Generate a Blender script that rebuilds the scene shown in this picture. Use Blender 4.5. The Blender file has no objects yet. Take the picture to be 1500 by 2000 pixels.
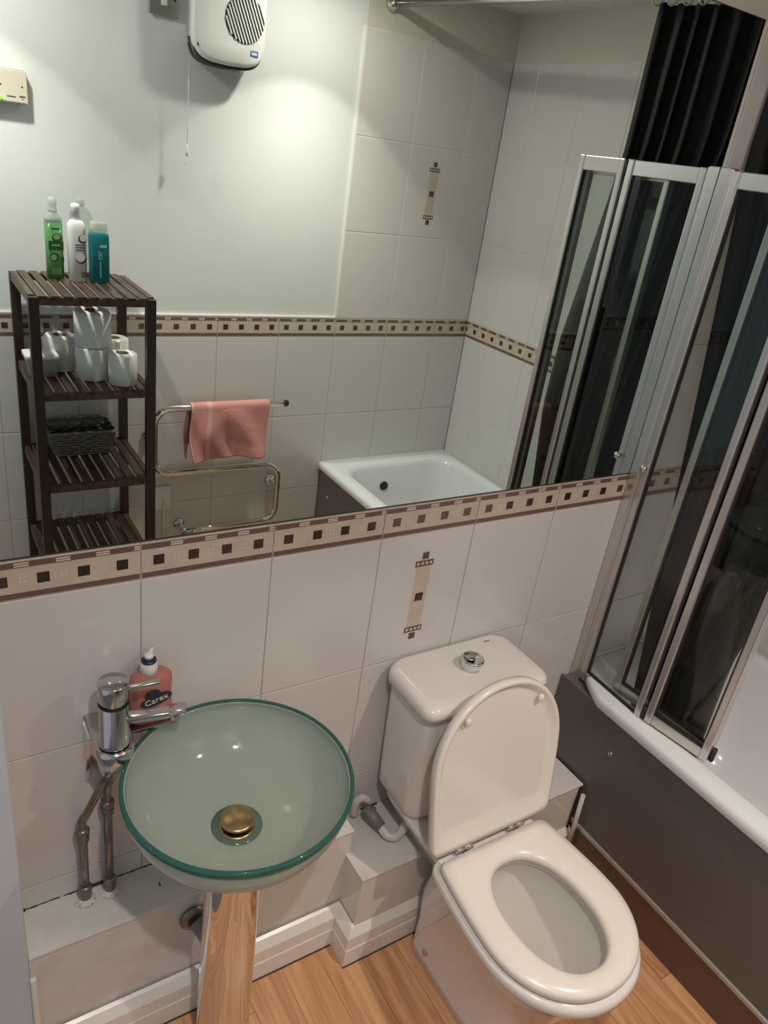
import bpy, bmesh, math, random
from mathutils import Vector, Matrix
random.seed(7)
PI = math.pi
SC = bpy.context.scene
COL = SC.collection

# ---------------------------------------------------------------- camera
cam_data = bpy.data.cameras.new('camera')
cam = bpy.data.objects.new('camera', cam_data)
COL.objects.link(cam)
cam.location = (-0.8102, -1.1422, 1.8161)
cam.rotation_euler = (1.1248, -0.1356, -0.5492)
cam_data.sensor_fit = 'AUTO'
cam_data.sensor_width = 36
cam_data.lens = 1464.5 / 2000 * 36
cam_data.clip_start = 0.01
SC.camera = cam

# ---------------------------------------------------------------- view, world
SC.view_settings.view_transform = 'Standard'
SC.view_settings.look = 'None'
SC.view_settings.gamma = 1
SC.view_settings.exposure = 0.38
world = bpy.data.worlds.new('world')
SC.world = world
world.use_nodes = True
world.node_tree.nodes['Background'].inputs[0].default_value = (0.75, 0.80, 0.9, 1)
world.node_tree.nodes['Background'].inputs[1].default_value = 0.35
LIGHT_COL = (1.0, 0.885, 0.80)
LAMP_W = 8.5
BEAM_W = 29
SPILL_W = 3.8
LAMPS = [(0.47, -1.20), (-0.62, -1.20)]
CEIL = 2.366
for lx, ly in LAMPS:
    ld = bpy.data.lights.new('downlight_beam', 'SPOT')
    ld.energy = LAMP_W
    ld.color = LIGHT_COL
    ld.spot_size = math.radians(93)
    ld.spot_blend = 0.12
    ld.shadow_soft_size = 0.018
    lo = bpy.data.objects.new('downlight_beam', ld)
    lo.location = (lx, ly, CEIL - 0.012)
    COL.objects.link(lo)
    lb = bpy.data.lights.new('downlight_core', 'SPOT')
    lb.energy = BEAM_W; lb.color = LIGHT_COL
    lb.spot_size = math.radians(90); lb.spot_blend = 0.9; lb.shadow_soft_size = 0.018
    lbo = bpy.data.objects.new('downlight_core', lb)
    lbo.location = (lx, ly, CEIL - 0.012)
    COL.objects.link(lbo)
    la = bpy.data.lights.new('downlight_spill', 'AREA')
    la.shape = 'DISK'; la.size = 0.07; la.energy = SPILL_W; la.color = LIGHT_COL
    lao = bpy.data.objects.new('downlight_spill', la)
    lao.location = (lx, ly, CEIL - 0.008)
    COL.objects.link(lao)

# ---------------------------------------------------------------- helpers
def node_mat(name):
    m = bpy.data.materials.new(name)
    m.use_nodes = True
    return m, m.node_tree, m.node_tree.nodes['Principled BSDF']

def mat(name, col, rough=0.5, metal=0.0, coat=0.0, bump=None, vary=None, sss=0, emit=None, spec=0.5, sheen=0):
    m, nt, b = node_mat(name)
    b.inputs['Base Color'].default_value = (*col, 1)
    b.inputs['Roughness'].default_value = rough
    b.inputs['Metallic'].default_value = metal
    b.inputs['Coat Weight'].default_value = coat
    b.inputs['Coat Roughness'].default_value = 0.05
    b.inputs['Specular IOR Level'].default_value = spec
    b.inputs['Sheen Weight'].default_value = sheen
    if emit:
        b.inputs['Emission Color'].default_value = (*emit[0], 1)
        b.inputs['Emission Strength'].default_value = emit[1]
    tc = None
    if bump or vary:
        tc = nt.nodes.new('ShaderNodeTexCoord')
    if bump:
        sc, st = bump
        n = nt.nodes.new('ShaderNodeTexNoise'); n.inputs['Scale'].default_value = sc
        n.inputs['Detail'].default_value = 4
        nt.links.new(tc.outputs['Object'], n.inputs['Vector'])
        bp = nt.nodes.new('ShaderNodeBump'); bp.inputs['Strength'].default_value = st
        bp.inputs['Distance'].default_value = 0.01
        nt.links.new(n.outputs['Fac'], bp.inputs['Height'])
        nt.links.new(bp.outputs['Normal'], b.inputs['Normal'])
    if vary:
        sc, c2, lo, hi = vary
        n = nt.nodes.new('ShaderNodeTexNoise'); n.inputs['Scale'].default_value = sc
        n.inputs['Detail'].default_value = 5
        nt.links.new(tc.outputs['Object'], n.inputs['Vector'])
        r = nt.nodes.new('ShaderNodeValToRGB')
        r.color_ramp.elements[0].position = lo; r.color_ramp.elements[1].position = hi
        r.color_ramp.elements[0].color = (*col, 1); r.color_ramp.elements[1].color = (*c2, 1)
        nt.links.new(n.outputs['Fac'], r.inputs['Fac'])
        nt.links.new(r.outputs['Color'], b.inputs['Base Color'])
    return m

def front_only(nt, fr):
    g = nt.nodes.new('ShaderNodeNewGeometry')
    m = nt.nodes.new('ShaderNodeMath'); m.operation = 'SUBTRACT'; m.inputs[0].default_value = 1
    nt.links.new(g.outputs['Backfacing'], m.inputs[1])
    k = nt.nodes.new('ShaderNodeMath'); k.operation = 'MULTIPLY'
    nt.links.new(fr.outputs[0], k.inputs[0]); nt.links.new(m.outputs[0], k.inputs[1])
    return k.outputs[0]

def thin_glass(name, tint=(0.93, 0.965, 0.95), rough=0.0, ior=1.5):
    m = bpy.data.materials.new(name); m.use_nodes = True
    nt = m.node_tree; nt.nodes.clear()
    out = nt.nodes.new('ShaderNodeOutputMaterial')
    tr = nt.nodes.new('ShaderNodeBsdfTransparent'); tr.inputs[0].default_value = (*tint, 1)
    gl = nt.nodes.new('ShaderNodeBsdfGlossy'); gl.inputs['Roughness'].default_value = rough
    fr = nt.nodes.new('ShaderNodeFresnel'); fr.inputs['IOR'].default_value = ior
    mx = nt.nodes.new('ShaderNodeMixShader')
    nt.links.new(front_only(nt, fr), mx.inputs[0]); nt.links.new(tr.outputs[0], mx.inputs[1])
    nt.links.new(gl.outputs[0], mx.inputs[2]); nt.links.new(mx.outputs[0], out.inputs[0])
    return m

def frosted(name, diff, trans, fac, tcol=None, tfac=0.0, rough=0.08):
    # diffuse + translucent body (+ a share of see-through) under a clear gloss
    m = bpy.data.materials.new(name); m.use_nodes = True
    nt = m.node_tree; nt.nodes.clear()
    out = nt.nodes.new('ShaderNodeOutputMaterial')
    d = nt.nodes.new('ShaderNodeBsdfDiffuse'); d.inputs[0].default_value = (*diff, 1)
    t = nt.nodes.new('ShaderNodeBsdfTranslucent'); t.inputs[0].default_value = (*trans, 1)
    m1 = nt.nodes.new('ShaderNodeMixShader'); m1.inputs[0].default_value = fac
    nt.links.new(d.outputs[0], m1.inputs[1]); nt.links.new(t.outputs[0], m1.inputs[2])
    last = m1
    if tfac > 0:
        tr = nt.nodes.new('ShaderNodeBsdfTransparent'); tr.inputs[0].default_value = (*tcol, 1)
        m2 = nt.nodes.new('ShaderNodeMixShader'); m2.inputs[0].default_value = tfac
        nt.links.new(last.outputs[0], m2.inputs[1]); nt.links.new(tr.outputs[0], m2.inputs[2])
        last = m2
    gl = nt.nodes.new('ShaderNodeBsdfGlossy'); gl.inputs['Roughness'].default_value = rough
    fr = nt.nodes.new('ShaderNodeFresnel'); fr.inputs['IOR'].default_value = 1.45
    m3 = nt.nodes.new('ShaderNodeMixShader')
    nt.links.new(front_only(nt, fr), m3.inputs[0]); nt.links.new(last.outputs[0], m3.inputs[1])
    nt.links.new(gl.outputs[0], m3.inputs[2]); nt.links.new(m3.outputs[0], out.inputs[0])
    return m

class MB:
    """collects shapes; every face remembers a material slot"""
    def __init__(s):
        s.bm = bmesh.new(); s.mi = 0; s.sm = False
    def face(s, vs):
        try:
            f = s.bm.faces.new(vs)
        except ValueError:
            return None
        f.material_index = s.mi; f.smooth = s.sm
        return f
    def v(s, p): return s.bm.verts.new(p)
    def box(s, a, b, bev=0.0, seg=2, M=None):
        x0, y0, z0 = [min(a[i], b[i]) for i in range(3)]
        x1, y1, z1 = [max(a[i], b[i]) for i in range(3)]
        t = bmesh.new()
        vs = [t.verts.new((x, y, z)) for x in (x0, x1) for y in (y0, y1) for z in (z0, z1)]
        for q in ((0,1,3,2),(4,6,7,5),(0,4,5,1),(2,3,7,6),(0,2,6,4),(1,5,7,3)):
            t.faces.new([vs[i] for i in q])
        if bev > 0:
            bmesh.ops.bevel(t, geom=t.edges[:], offset=bev, segments=seg, profile=0.5, affect='EDGES')
        s.merge(t, M, smooth=bev > 0 and seg > 2)
        return s
    def merge(s, t, M=None, smooth=None):
        mp = {}
        for v in t.verts:
            co = M @ v.co if M is not None else v.co
            mp[v] = s.bm.verts.new(co)
        for f in t.faces:
            g = s.face([mp[v] for v in f.verts])
            if g and smooth is not None: g.smooth = smooth
        t.free()
    def loft(s, rings, cap0=True, cap1=True, closed=True, smooth=True):
        R = [[s.v(p) for p in r] for r in rings]
        n = len(R[0]); old = s.sm; s.sm = smooth
        for i in range(len(R)-1):
            for j in range(n if closed else n-1):
                s.face([R[i][j], R[i][(j+1) % n], R[i+1][(j+1) % n], R[i+1][j]])
        s.sm = False
        if cap0: s.face(R[0][::-1])
        if cap1: s.face(R[-1])
        s.sm = old
        return s
    def lathe(s, c, prof, n=40, axis='Z', cap0=True, cap1=True):
        rings = []
        for r, h in prof:
            ring = []
            for k in range(n):
                a = 2*PI*k/n
                u, w = max(r, 1e-5)*math.cos(a), max(r, 1e-5)*math.sin(a)
                if axis == 'Z': p = (c[0]+u, c[1]+w, c[2]+h)
                elif axis == 'Y': p = (c[0]+u, c[1]+h, c[2]+w)
                else: p = (c[0]+h, c[1]+u, c[2]+w)
                ring.append(p)
            rings.append(ring)
        return s.loft(rings, cap0, cap1)
    def tube(s, pts, r, n=16, cap=True, sub=0):
        P = [Vector(p) for p in pts]
        if sub: P = catmull(P, sub)
        rings = []
        t = (P[1]-P[0]).normalized()
        up = Vector((0,0,1)) if abs(t.z) < .9 else Vector((1,0,0))
        nn = t.cross(up).normalized()
        for i, p in enumerate(P):
            if i == 0: d = P[1]-P[0]
            elif i == len(P)-1: d = P[-1]-P[-2]
            else: d = (P[i+1]-P[i]).normalized()+(P[i]-P[i-1]).normalized()
            d.normalize()
            nn = (nn - d*nn.dot(d)).normalized()
            bb = d.cross(nn)
            rr = r[i] if isinstance(r, (list, tuple)) else r
            rings.append([p + nn*rr*math.cos(2*PI*k/n) + bb*rr*math.sin(2*PI*k/n) for k in range(n)])
        return s.loft(rings, cap, cap)
    def sphere(s, c, r, sx=1, sy=1, sz=1, n=16):
        rings = []
        for i in range(1, n//2+1-0):
            a = PI*i/(n//2+1)
            rings.append([(c[0]+sx*r*math.sin(a)*math.cos(2*PI*k/n), c[1]+sy*r*math.sin(a)*math.sin(2*PI*k/n), c[2]+sz*r*math.cos(a)) for k in range(n)])
        return s.loft(rings)

def catmull(P, sub):
    out = []
    n = len(P)
    for i in range(n-1):
        p0 = P[max(i-1,0)]; p1 = P[i]; p2 = P[i+1]; p3 = P[min(i+2,n-1)]
        for k in range(sub):
            t = k/sub
            out.append(0.5*((2*p1)+(-p0+p2)*t+(2*p0-5*p1+4*p2-p3)*t*t+(-p0+3*p1-3*p2+p3)*t**3))
    out.append(P[-1])
    return out

def resample(pts, n):
    P = [Vector(p) for p in pts]; P.append(P[0])
    L = [0]
    for i in range(len(P)-1): L.append(L[-1]+(P[i+1]-P[i]).length)
    out = []; j = 0
    for k in range(n):
        d = L[-1]*k/n
        while L[j+1] < d: j += 1
        t = (d-L[j])/max(L[j+1]-L[j], 1e-9)
        out.append(P[j].lerp(P[j+1], t))
    return out

def rrect(x0, x1, y0, y1, r, z, seg=6):
    out = []
    for cx, cy, a0 in ((x1-r, y1-r, 0), (x0+r, y1-r, 90), (x0+r, y0+r, 180), (x1-r, y0+r, 270)):
        for k in range(seg+1):
            a = math.radians(a0+90*k/seg)
            out.append((cx+r*math.cos(a), cy+r*math.sin(a), z))
    return out

def dshape(ab, am, y0, ys, y1, r=0.03, n=80):
    """2-D outline: back edge at y0 (half width ab), widest am at ys, round end at y1 (y1<ys<y0)"""
    sg = 1 if y1 < y0 else -1
    h = [(0, y0)]
    for k in range(7):
        a = math.radians(90-90*k/6)
        h.append((ab-r+r*math.cos(a), y0-sg*r+sg*r*math.sin(a)))
    m = 10
    for k in range(1, m+1):
        t = k/m
        h.append((ab+(am-ab)*math.sin(t*PI/2), (y0-sg*r)+(ys-(y0-sg*r))*t))
    for k in range(1, 25):
        a = PI/2*k/24
        h.append((am*math.cos(a)**0.93 if k < 24 else 0, ys+(y1-ys)*math.sin(a)))
    full = h + [(-x, y) for x, y in h[-2:0:-1]]
    return [(p.x, p.y) for p in resample([(x, y, 0) for x, y in full], n)]

def oval(hw, yb, yf, n=80, e=2.25):
    yc = (yb+yf)/2; hh = (yb-yf)/2; pts = []
    for k in range(240):
        a = PI/2-2*PI*k/240
        c, s_ = math.cos(a), math.sin(a)
        pts.append((hw*abs(c)**(2/e)*(1 if c > 0 else -1), yc+hh*abs(s_)**(2/e)*(1 if s_ > 0 else -1), 0))
    return [(p.x, p.y) for p in resample(pts, n)]

def finish(mb, name, mats, parent=None, recalc=True, origin=None):
    bm = mb.bm
    if recalc: bmesh.ops.recalc_face_normals(bm, faces=bm.faces[:])
    off = Vector((0,0,0))
    q = parent
    while q is not None:
        off += q.location; q = q.parent
    loc = Vector((0,0,0))
    if parent is None:
        if origin is None:
            xs = [v.co for v in bm.verts]
            loc = Vector(((min(c.x for c in xs)+max(c.x for c in xs))/2, (min(c.y for c in xs)+max(c.y for c in xs))/2, min(c.z for c in xs)))
        else: loc = Vector(origin)
    bmesh.ops.translate(bm, verts=bm.verts[:], vec=-(off+loc))
    me = bpy.data.meshes.new(name)
    bm.to_mesh(me); bm.free()
    for m in (mats if isinstance(mats, (list, tuple)) else [mats]): me.materials.append(m)
    o = bpy.data.objects.new(name, me)
    COL.objects.link(o)
    o.location = loc
    if parent is not None: o.parent = parent
    return o

def thing(name, label, cat, loc=(0,0,0), group=None):
    o = bpy.data.objects.new(name, None); COL.objects.link(o)
    o.location = loc; o.empty_display_size = 0.05
    o['label'] = label; o['category'] = cat
    if group: o['group'] = group
    return o

def tag(o, label, cat, group=None):
    o['label'] = label; o['category'] = cat
    if group: o['group'] = group
    return o

def struct(mb, name, mats, label=None, recalc=True):
    o = finish(mb, name, mats, None, recalc, origin=(0,0,0)); o['kind'] = 'structure'
    if label: o['label'] = label
    return o

def copy_tree(o, dloc, parent=None):
    c = o.copy(); COL.objects.link(c)
    if parent is None: c.location = o.location + Vector(dloc)
    else: c.parent = parent
    for ch in list(o.children): copy_tree(ch, None, c)
    return c

def text_bm(txt, size, M, extr=0.0003):
    cu = bpy.data.curves.new('txt', 'FONT'); cu.body = txt; cu.size = size; cu.extrude = extr
    cu.align_x = 'CENTER'; cu.align_y = 'CENTER'; cu.resolution_u = 3
    o = bpy.data.objects.new('txt', cu); COL.objects.link(o)
    dg = bpy.context.evaluated_depsgraph_get()
    me = o.evaluated_get(dg).to_mesh()
    bm = bmesh.new(); bm.from_mesh(me)
    bmesh.ops.transform(bm, matrix=M, verts=bm.verts[:])
    o.evaluated_get(dg).to_mesh_clear()
    bpy.data.objects.remove(o); bpy.data.curves.remove(cu)
    return bm

# ---------------------------------------------------------------- materials
M_tile = mat('glazed_white_tile', (0.66, 0.635, 0.615), 0.16, bump=(9, 0.05), spec=0.45)
M_grout = mat('grout', (0.50, 0.45, 0.41), 0.8)
M_grout_w = mat('white_grout', (0.80, 0.79, 0.76), 0.6)
M_beige = mat('border_beige', (0.56, 0.465, 0.385), 0.25, vary=(30, (0.62, 0.515, 0.43), .35, .65))
M_mauve = mat('border_mauve', (0.165, 0.10, 0.085), 0.3)
M_bronze = mat('border_metallic_inlay', (0.16, 0.12, 0.10), 0.18, metal=0.8)
M_dot = mat('border_pale_relief', (0.72, 0.64, 0.56), 0.3)
M_paint = mat('white_wall_paint', (0.73, 0.74, 0.73), 0.55, bump=(40, 0.03), vary=(1.5, (0.69, 0.70, 0.68), .4, .7))
M_cream = mat('cream_wall_paint', (0.62, 0.60, 0.52), 0.6, bump=(40, 0.03))
M_ceil = mat('ceiling_paint', (0.72, 0.70, 0.65), 0.7)
M_door = mat('door_lining_paint', (0.60, 0.63, 0.68), 0.45, vary=(6, (0.55, 0.58, 0.62), .45, .75))
M_white = mat('white_gloss_paint', (0.78, 0.75, 0.71), 0.25, bump=(15, 0.03))
M_ledge = mat('ledge_white', (0.68, 0.66, 0.62), 0.2, vary=(14, (0.60, 0.57, 0.52), .5, .75))
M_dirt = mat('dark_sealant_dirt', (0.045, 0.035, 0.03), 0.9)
M_chrome = mat('chrome', (0.62, 0.61, 0.60), 0.13, metal=1.0)
M_chrome2 = mat('polished_chrome', (0.78, 0.76, 0.74), 0.035, metal=1.0)
M_alu = mat('satin_aluminium', (0.66, 0.63, 0.60), 0.28, metal=0.85)
M_rust = mat('rust_stain', (0.16, 0.08, 0.04), 0.8)
M_seal = mat('black_rubber_seal', (0.02, 0.02, 0.02), 0.6)
M_cer = mat('white_ceramic', (0.76, 0.725, 0.69), 0.10, coat=0.4)
M_seat = mat('white_seat_plastic', (0.83, 0.77, 0.70), 0.22, coat=0.2)
M_bath = mat('bath_enamel', (0.80, 0.82, 0.82), 0.12, coat=0.3)
M_panel = mat('dark_taupe_bath_panel', (0.135, 0.120, 0.110), 0.36, bump=(3, 0.02))
M_plinth = mat('brown_plinth', (0.135, 0.080, 0.060), 0.36)
M_strip = mat('silver_strip', (0.50, 0.49, 0.46), 0.3, metal=0.5)
M_glass = thin_glass('clear_screen_glass', (0.90, 0.925, 0.905), ior=1.55)
M_gbowl = frosted('frosted_green_glass', (0.54, 0.60, 0.535), (0.78, 0.84, 0.78), 0.42, (0.55, 0.72, 0.66), 0.22, 0.07)
M_gedge = frosted('green_glass_edge', (0.055, 0.19, 0.155), (0.12, 0.37, 0.31), 0.45, (0.2, 0.5, 0.4), 0.15, 0.03)
M_brass = mat('brushed_brass', (0.58, 0.42, 0.22), 0.28, metal=1.0)
M_pipe = mat('tarnished_pipe', (0.22, 0.195, 0.16), 0.35, metal=0.75, vary=(40, (0.32, 0.30, 0.25), .4, .7))
M_plaster = mat('crumbled_filler', (0.7, 0.68, 0.62), 0.9, bump=(90, 0.6))
M_pvc = mat('white_plastic_pipe', (0.66, 0.62, 0.56), 0.35)
M_grey_pl = mat('grey_plastic', (0.20, 0.19, 0.17), 0.4)
M_black = mat('black', (0.01, 0.01, 0.01), 0.5)
M_curt = mat('near_black_curtain', (0.008, 0.0075, 0.008), 0.6, spec=0.25, sheen=0.03)
M_hem = mat('grey_curtain_piping', (0.20, 0.20, 0.19), 0.5)
M_plast = mat('white_plastic', (0.80, 0.80, 0.77), 0.3)
M_sensor = mat('cream_plastic', (0.60, 0.55, 0.45), 0.45)
M_blue = mat('blue_badge', (0.06, 0.12, 0.36), 0.4)
M_pale = mat('pale_badge_text', (0.6, 0.68, 0.8), 0.4)
M_led = mat('green_led', (0.1, 0.8, 0.05), 0.4, emit=((0.08, 1.0, 0.02), 4))
M_ink = mat('dark_print', (0.05, 0.045, 0.04), 0.5)
M_card = mat('cardboard', (0.20, 0.16, 0.12), 0.8)
M_paper = mat('toilet_paper', (0.74, 0.73, 0.69), 0.9, bump=(120, 0.12))
M_towel = mat('pink_terry', (0.66, 0.27, 0.245), 0.95, bump=(260, 0.5), vary=(9, (0.74, 0.34, 0.31), .35, .7), sheen=0.4)
M_towel2 = mat('pink_woven_band', (0.72, 0.40, 0.38), 0.7)
M_basket = mat('grey_woven_cord', (0.12, 0.105, 0.085), 0.7, vary=(60, (0.20, 0.17, 0.14), .35, .7))
M_dmetal = mat('steel_plate', (0.36, 0.35, 0.32), 0.35, metal=0.8)
M_label = mat('white_label', (0.75, 0.73, 0.70), 0.4)
M_shad = mat('grille_dark', (0.03, 0.03, 0.025), 0.6)

def wood_mat(name, c1, c2, axis, scale, rough, knots=False):
    m, nt, b = node_mat(name)
    tc = nt.nodes.new('ShaderNodeTexCoord')
    mp = nt.nodes.new('ShaderNodeMapping')
    sc = [scale, scale, scale]; sc[axis] = scale*0.07
    mp.inputs['Scale'].default_value = sc
    n = nt.nodes.new('ShaderNodeTexNoise'); n.inputs['Scale'].default_value = 1.0; n.inputs['Detail'].default_value = 6
    n.inputs['Distortion'].default_value = 0.4
    r = nt.nodes.new('ShaderNodeValToRGB')
    r.color_ramp.elements[0].position = 0.32; r.color_ramp.elements[1].position = 0.68
    r.color_ramp.elements[0].color = (*c1, 1); r.color_ramp.elements[1].color = (*c2, 1)
    nt.links.new(tc.outputs['Object'], mp.inputs[0]); nt.links.new(mp.outputs[0], n.inputs['Vector'])
    nt.links.new(n.outputs['Fac'], r.inputs[0]); nt.links.new(r.outputs[0], b.inputs['Base Color'])
    b.inputs['Roughness'].default_value = rough
    return m
M_wood = wood_mat('dark_stained_wood', (0.020, 0.010, 0.006), (0.105, 0.060, 0.038), 1, 60, 0.38)
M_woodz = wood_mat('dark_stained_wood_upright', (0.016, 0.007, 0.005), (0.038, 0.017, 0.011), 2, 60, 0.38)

def oak():
    m, nt, b = node_mat('oak_laminate')
    N = nt.nodes.new; L = nt.links.new
    tc = N('ShaderNodeTexCoord')
    sep = N('ShaderNodeSeparateXYZ'); L(tc.outputs['Object'], sep.inputs[0])
    def mth(op, a, b_=None):
        n = N('ShaderNodeMath'); n.operation = op
        for i, q in enumerate((a, b_)):
            if q is None: continue
            if isinstance(q, (int, float)): n.inputs[i].default_value = q
            else: L(q, n.inputs[i])
        return n.outputs[0]
    # planks run along Y; width 0.096
    u = mth('DIVIDE', mth('ADD', sep.outputs[0], 5.003), 0.096)
    row = mth('FLOOR', u)
    fu = mth('FRACT', u)
    wn = N('ShaderNodeTexWhiteNoise'); wn.noise_dimensions = '1D'; L(row, wn.inputs['W'])
    v = mth('DIVIDE', mth('ADD', mth('ADD', sep.outputs[1], 9.0), mth('MULTIPLY', wn.outputs['Value'], 0.9)), 0.62)
    seg = mth('FLOOR', v); fv = mth('FRACT', v)
    wn2 = N('ShaderNodeTexWhiteNoise'); wn2.noise_dimensions = '2D'
    cmb = N('ShaderNodeCombineXYZ'); L(row, cmb.inputs[0]); L(seg, cmb.inputs[1]); L(cmb.outputs[0], wn2.inputs['Vector'])
    off = mth('MULTIPLY', wn2.outputs['Value'], 40)
    c2 = N('ShaderNodeCombineXYZ'); L(mth('MULTIPLY', sep.outputs[0], 34), c2.inputs[0]); L(mth('MULTIPLY', sep.outputs[1], 2.6), c2.inputs[1]); L(off, c2.inputs[2])
    n = N('ShaderNodeTexNoise'); n.inputs['Scale'].default_value = 1; n.inputs['Detail'].default_value = 6; n.inputs['Distortion'].default_value = 1.2
    L(c2.outputs[0], n.inputs['Vector'])
    r = N('ShaderNodeValToRGB')
    e = r.color_ramp.elements
    e[0].position = 0.30; e[0].color = (0.44, 0.205, 0.088, 1)
    e[1].position = 0.62; e[1].color = (0.68, 0.385, 0.195, 1)
    L(n.outputs['Fac'], r.inputs[0])
    # knots
    c3 = N('ShaderNodeCombineXYZ'); L(mth('MULTIPLY', sep.outputs[0], 8), c3.inputs[0]); L(mth('MULTIPLY', sep.outputs[1], 4), c3.inputs[1]); L(off, c3.inputs[2])
    vo = N('ShaderNodeTexVoronoi'); vo.inputs['Scale'].default_value = 0.9; L(c3.outputs[0], vo.inputs['Vector'])
    kr = N('ShaderNodeValToRGB'); kr.color_ramp.elements[0].position = 0.03; kr.color_ramp.elements[1].position = 0.13
    kr.color_ramp.elements[0].color = (0.42, 0.36, 0.30, 1); kr.color_ramp.elements[1].color = (1, 1, 1, 1)
    L(vo.outputs['Distance'], kr.inputs[0])
    mx = N('ShaderNodeMix'); mx.data_type = 'RGBA'; mx.blend_type = 'MULTIPLY'; mx.inputs[0].default_value = 1
    L(r.outputs[0], mx.inputs[6]); L(kr.outputs[0], mx.inputs[7])
    tone = mth('ADD', mth('MULTIPLY', wn2.outputs['Value'], 0.25), 0.87)
    vm = N('ShaderNodeVectorMath'); vm.operation = 'SCALE'; L(mx.outputs[2], vm.inputs[0]); L(tone, vm.inputs['Scale'])
    line = mth('MAXIMUM', mth('LESS_THAN', fu, 0.012), mth('LESS_THAN', fv, 0.0022))
    mx2 = N('ShaderNodeMix'); mx2.data_type = 'RGBA'; L(line, mx2.inputs[0]); L(vm.outputs[0], mx2.inputs[6]); mx2.inputs[7].default_value = (0.16, 0.07, 0.03, 1)
    L(mx2.outputs[2], b.inputs['Base Color'])
    b.inputs['Roughness'].default_value = 0.33
    return m
M_oak = oak()

# mirror silvering
M_mirror = bpy.data.materials.new('silvered_glass'); M_mirror.use_nodes = True
_nt = M_mirror.node_tree; _nt.nodes.clear()
_o = _nt.nodes.new('ShaderNodeOutputMaterial'); _g = _nt.nodes.new('ShaderNodeBsdfGlossy')
_g.inputs['Color'].default_value = (0.745, 0.845, 0.805, 1); _g.inputs['Roughness'].default_value = 0.0
_nt.links.new(_g.outputs[0], _o.inputs[0])
M_medge = mat('dark_mirror_edge', (0.03, 0.05, 0.045), 0.2)

# ---------------------------------------------------------------- room dimensions
W = 1.551            # depth of the room (y from 0 to -W)
XL, XR = -0.742, 1.386
BZ, HB, TH, TW = 1.09, 0.0743, 0.336, 0.25
DZ = 0.027           # courses on the back and right walls sit slightly higher

# floor
f = MB(); f.box((XL-.06, -W-0.1, -0.05), (XR+0.1, 0.1, 0)); f.mi = 1; f.box((-1.9, -W-0.4, -0.05), (XL-.06, 0.1, 0)); struct(f, 'floor', [M_oak, mat('grey_hall_carpet', (.16, .16, .17), .95, bump=(200, .3))], 'orange oak laminate floor')
f = MB(); f.box((-1.6, -W-0.1, CEIL), (XR+0.1, 0.1, CEIL+0.05)); struct(f, 'ceiling', M_ceil, 'off-white ceiling')

TILE_MATS = [M_tile, M_grout, M_beige, M_mauve, M_bronze, M_dot, M_paint, M_white, M_grout_w, M_cream]
def make_map(side):
    if side == 'front': return lambda u, v, d: (u, -d, v)
    if side == 'back': return lambda u, v, d: (u, -W+d, v)
    if side == 'right': return lambda u, v, d: (XR-d, u, v)
def prism(mb, F, u0, u1, v0, v1, d0, d1, ch=0.0):
    """raised block with an optional chamfer towards the room"""
    A = [F(u0,v0,d0),F(u1,v0,d0),F(u1,v1,d0),F(u0,v1,d0)]
    rings = [A]
    if ch:
        rings.append([F(u0,v0,d1-ch*.5),F(u1,v0,d1-ch*.5),F(u1,v1,d1-ch*.5),F(u0,v1,d1-ch*.5)])
        rings.append([F(u0+ch,v0+ch,d1),F(u1-ch,v0+ch,d1),F(u1-ch,v1-ch,d1),F(u0+ch,v1-ch,d1)])
    else:
        rings.append([F(u0,v0,d1),F(u1,v0,d1),F(u1,v1,d1),F(u0,v1,d1)])
    mb.loft(rings, cap0=False, cap1=True, smooth=False)
def tile(mb, F, u0, u1, v0, v1):
    if u1-u0 < 0.004 or v1-v0 < 0.004: return
    g = 0.0011
    mb.mi = 0
    prism(mb, F, u0+g, u1-g, v0+g, v1-g, -0.004, 0.0, 0.0016)
def tile_area(mb, F, u0, u1, joints, v0, v1, rows):
    us = [u0]+[j for j in joints if u0+.001 < j < u1-.001]+[u1]
    vs = [v0]+[r for r in rows if v0+.001 < r < v1-.001]+[v1]
    for a, b in zip(us, us[1:]):
        for c, d in zip(vs, vs[1:]): tile(mb, F, a, b, c, d)
def border(mb, F, u0, u1, joints, z):
    us = [u0]+[j for j in joints if u0+.001 < j < u1-.001]+[u1]
    h = HB
    for a, b in zip(us, us[1:]):
        full0 = None
        for j in joints:
            if abs(b-j) < 1e-6: full0 = j-TW
            if abs(a-j) < 1e-6: full0 = j
        if full0 is None: full0 = a
        g = 0.0011
        mb.mi = 2; prism(mb, F, a+g, b-g, z+g, z+h-g, -0.004, 0.0005, 0.0012)
        def clipped(x0, x1, z0, z1, mi, d=0.0009):
            x0 = max(x0, a+.002); x1 = min(x1, b-.002)
            if x1-x0 > .001:
                mb.mi = mi; prism(mb, F, x0, x1, z+z0, z+z1, 0.0004, d)
        clipped(a, b, 0.0030, 0.0130, 3)
        clipped(a, b, h-0.0150, h-0.0045, 3)
        for k in range(4):
            c = full0+TW*(k+.5)/4
            clipped(c-.0095, c+.0095, h/2-.0095-.001, h/2+.0095-.001, 4, 0.0012)
            e = full0+TW*(k+1)/4
            for sx in (-.0035, .0035):
                for sz in (-.0035, .0035):
                    clipped(e+sx-.0015, e+sx+.0015, h/2+sz-.0015, h/2+sz+.0015, 5, 0.0011)
            clipped(e-.011, e+.011, h-.0132, h-.0105, 5, 0.0012)
            clipped(e-.011, e+.011, h-.0088, h-.0062, 5, 0.0012)
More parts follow.
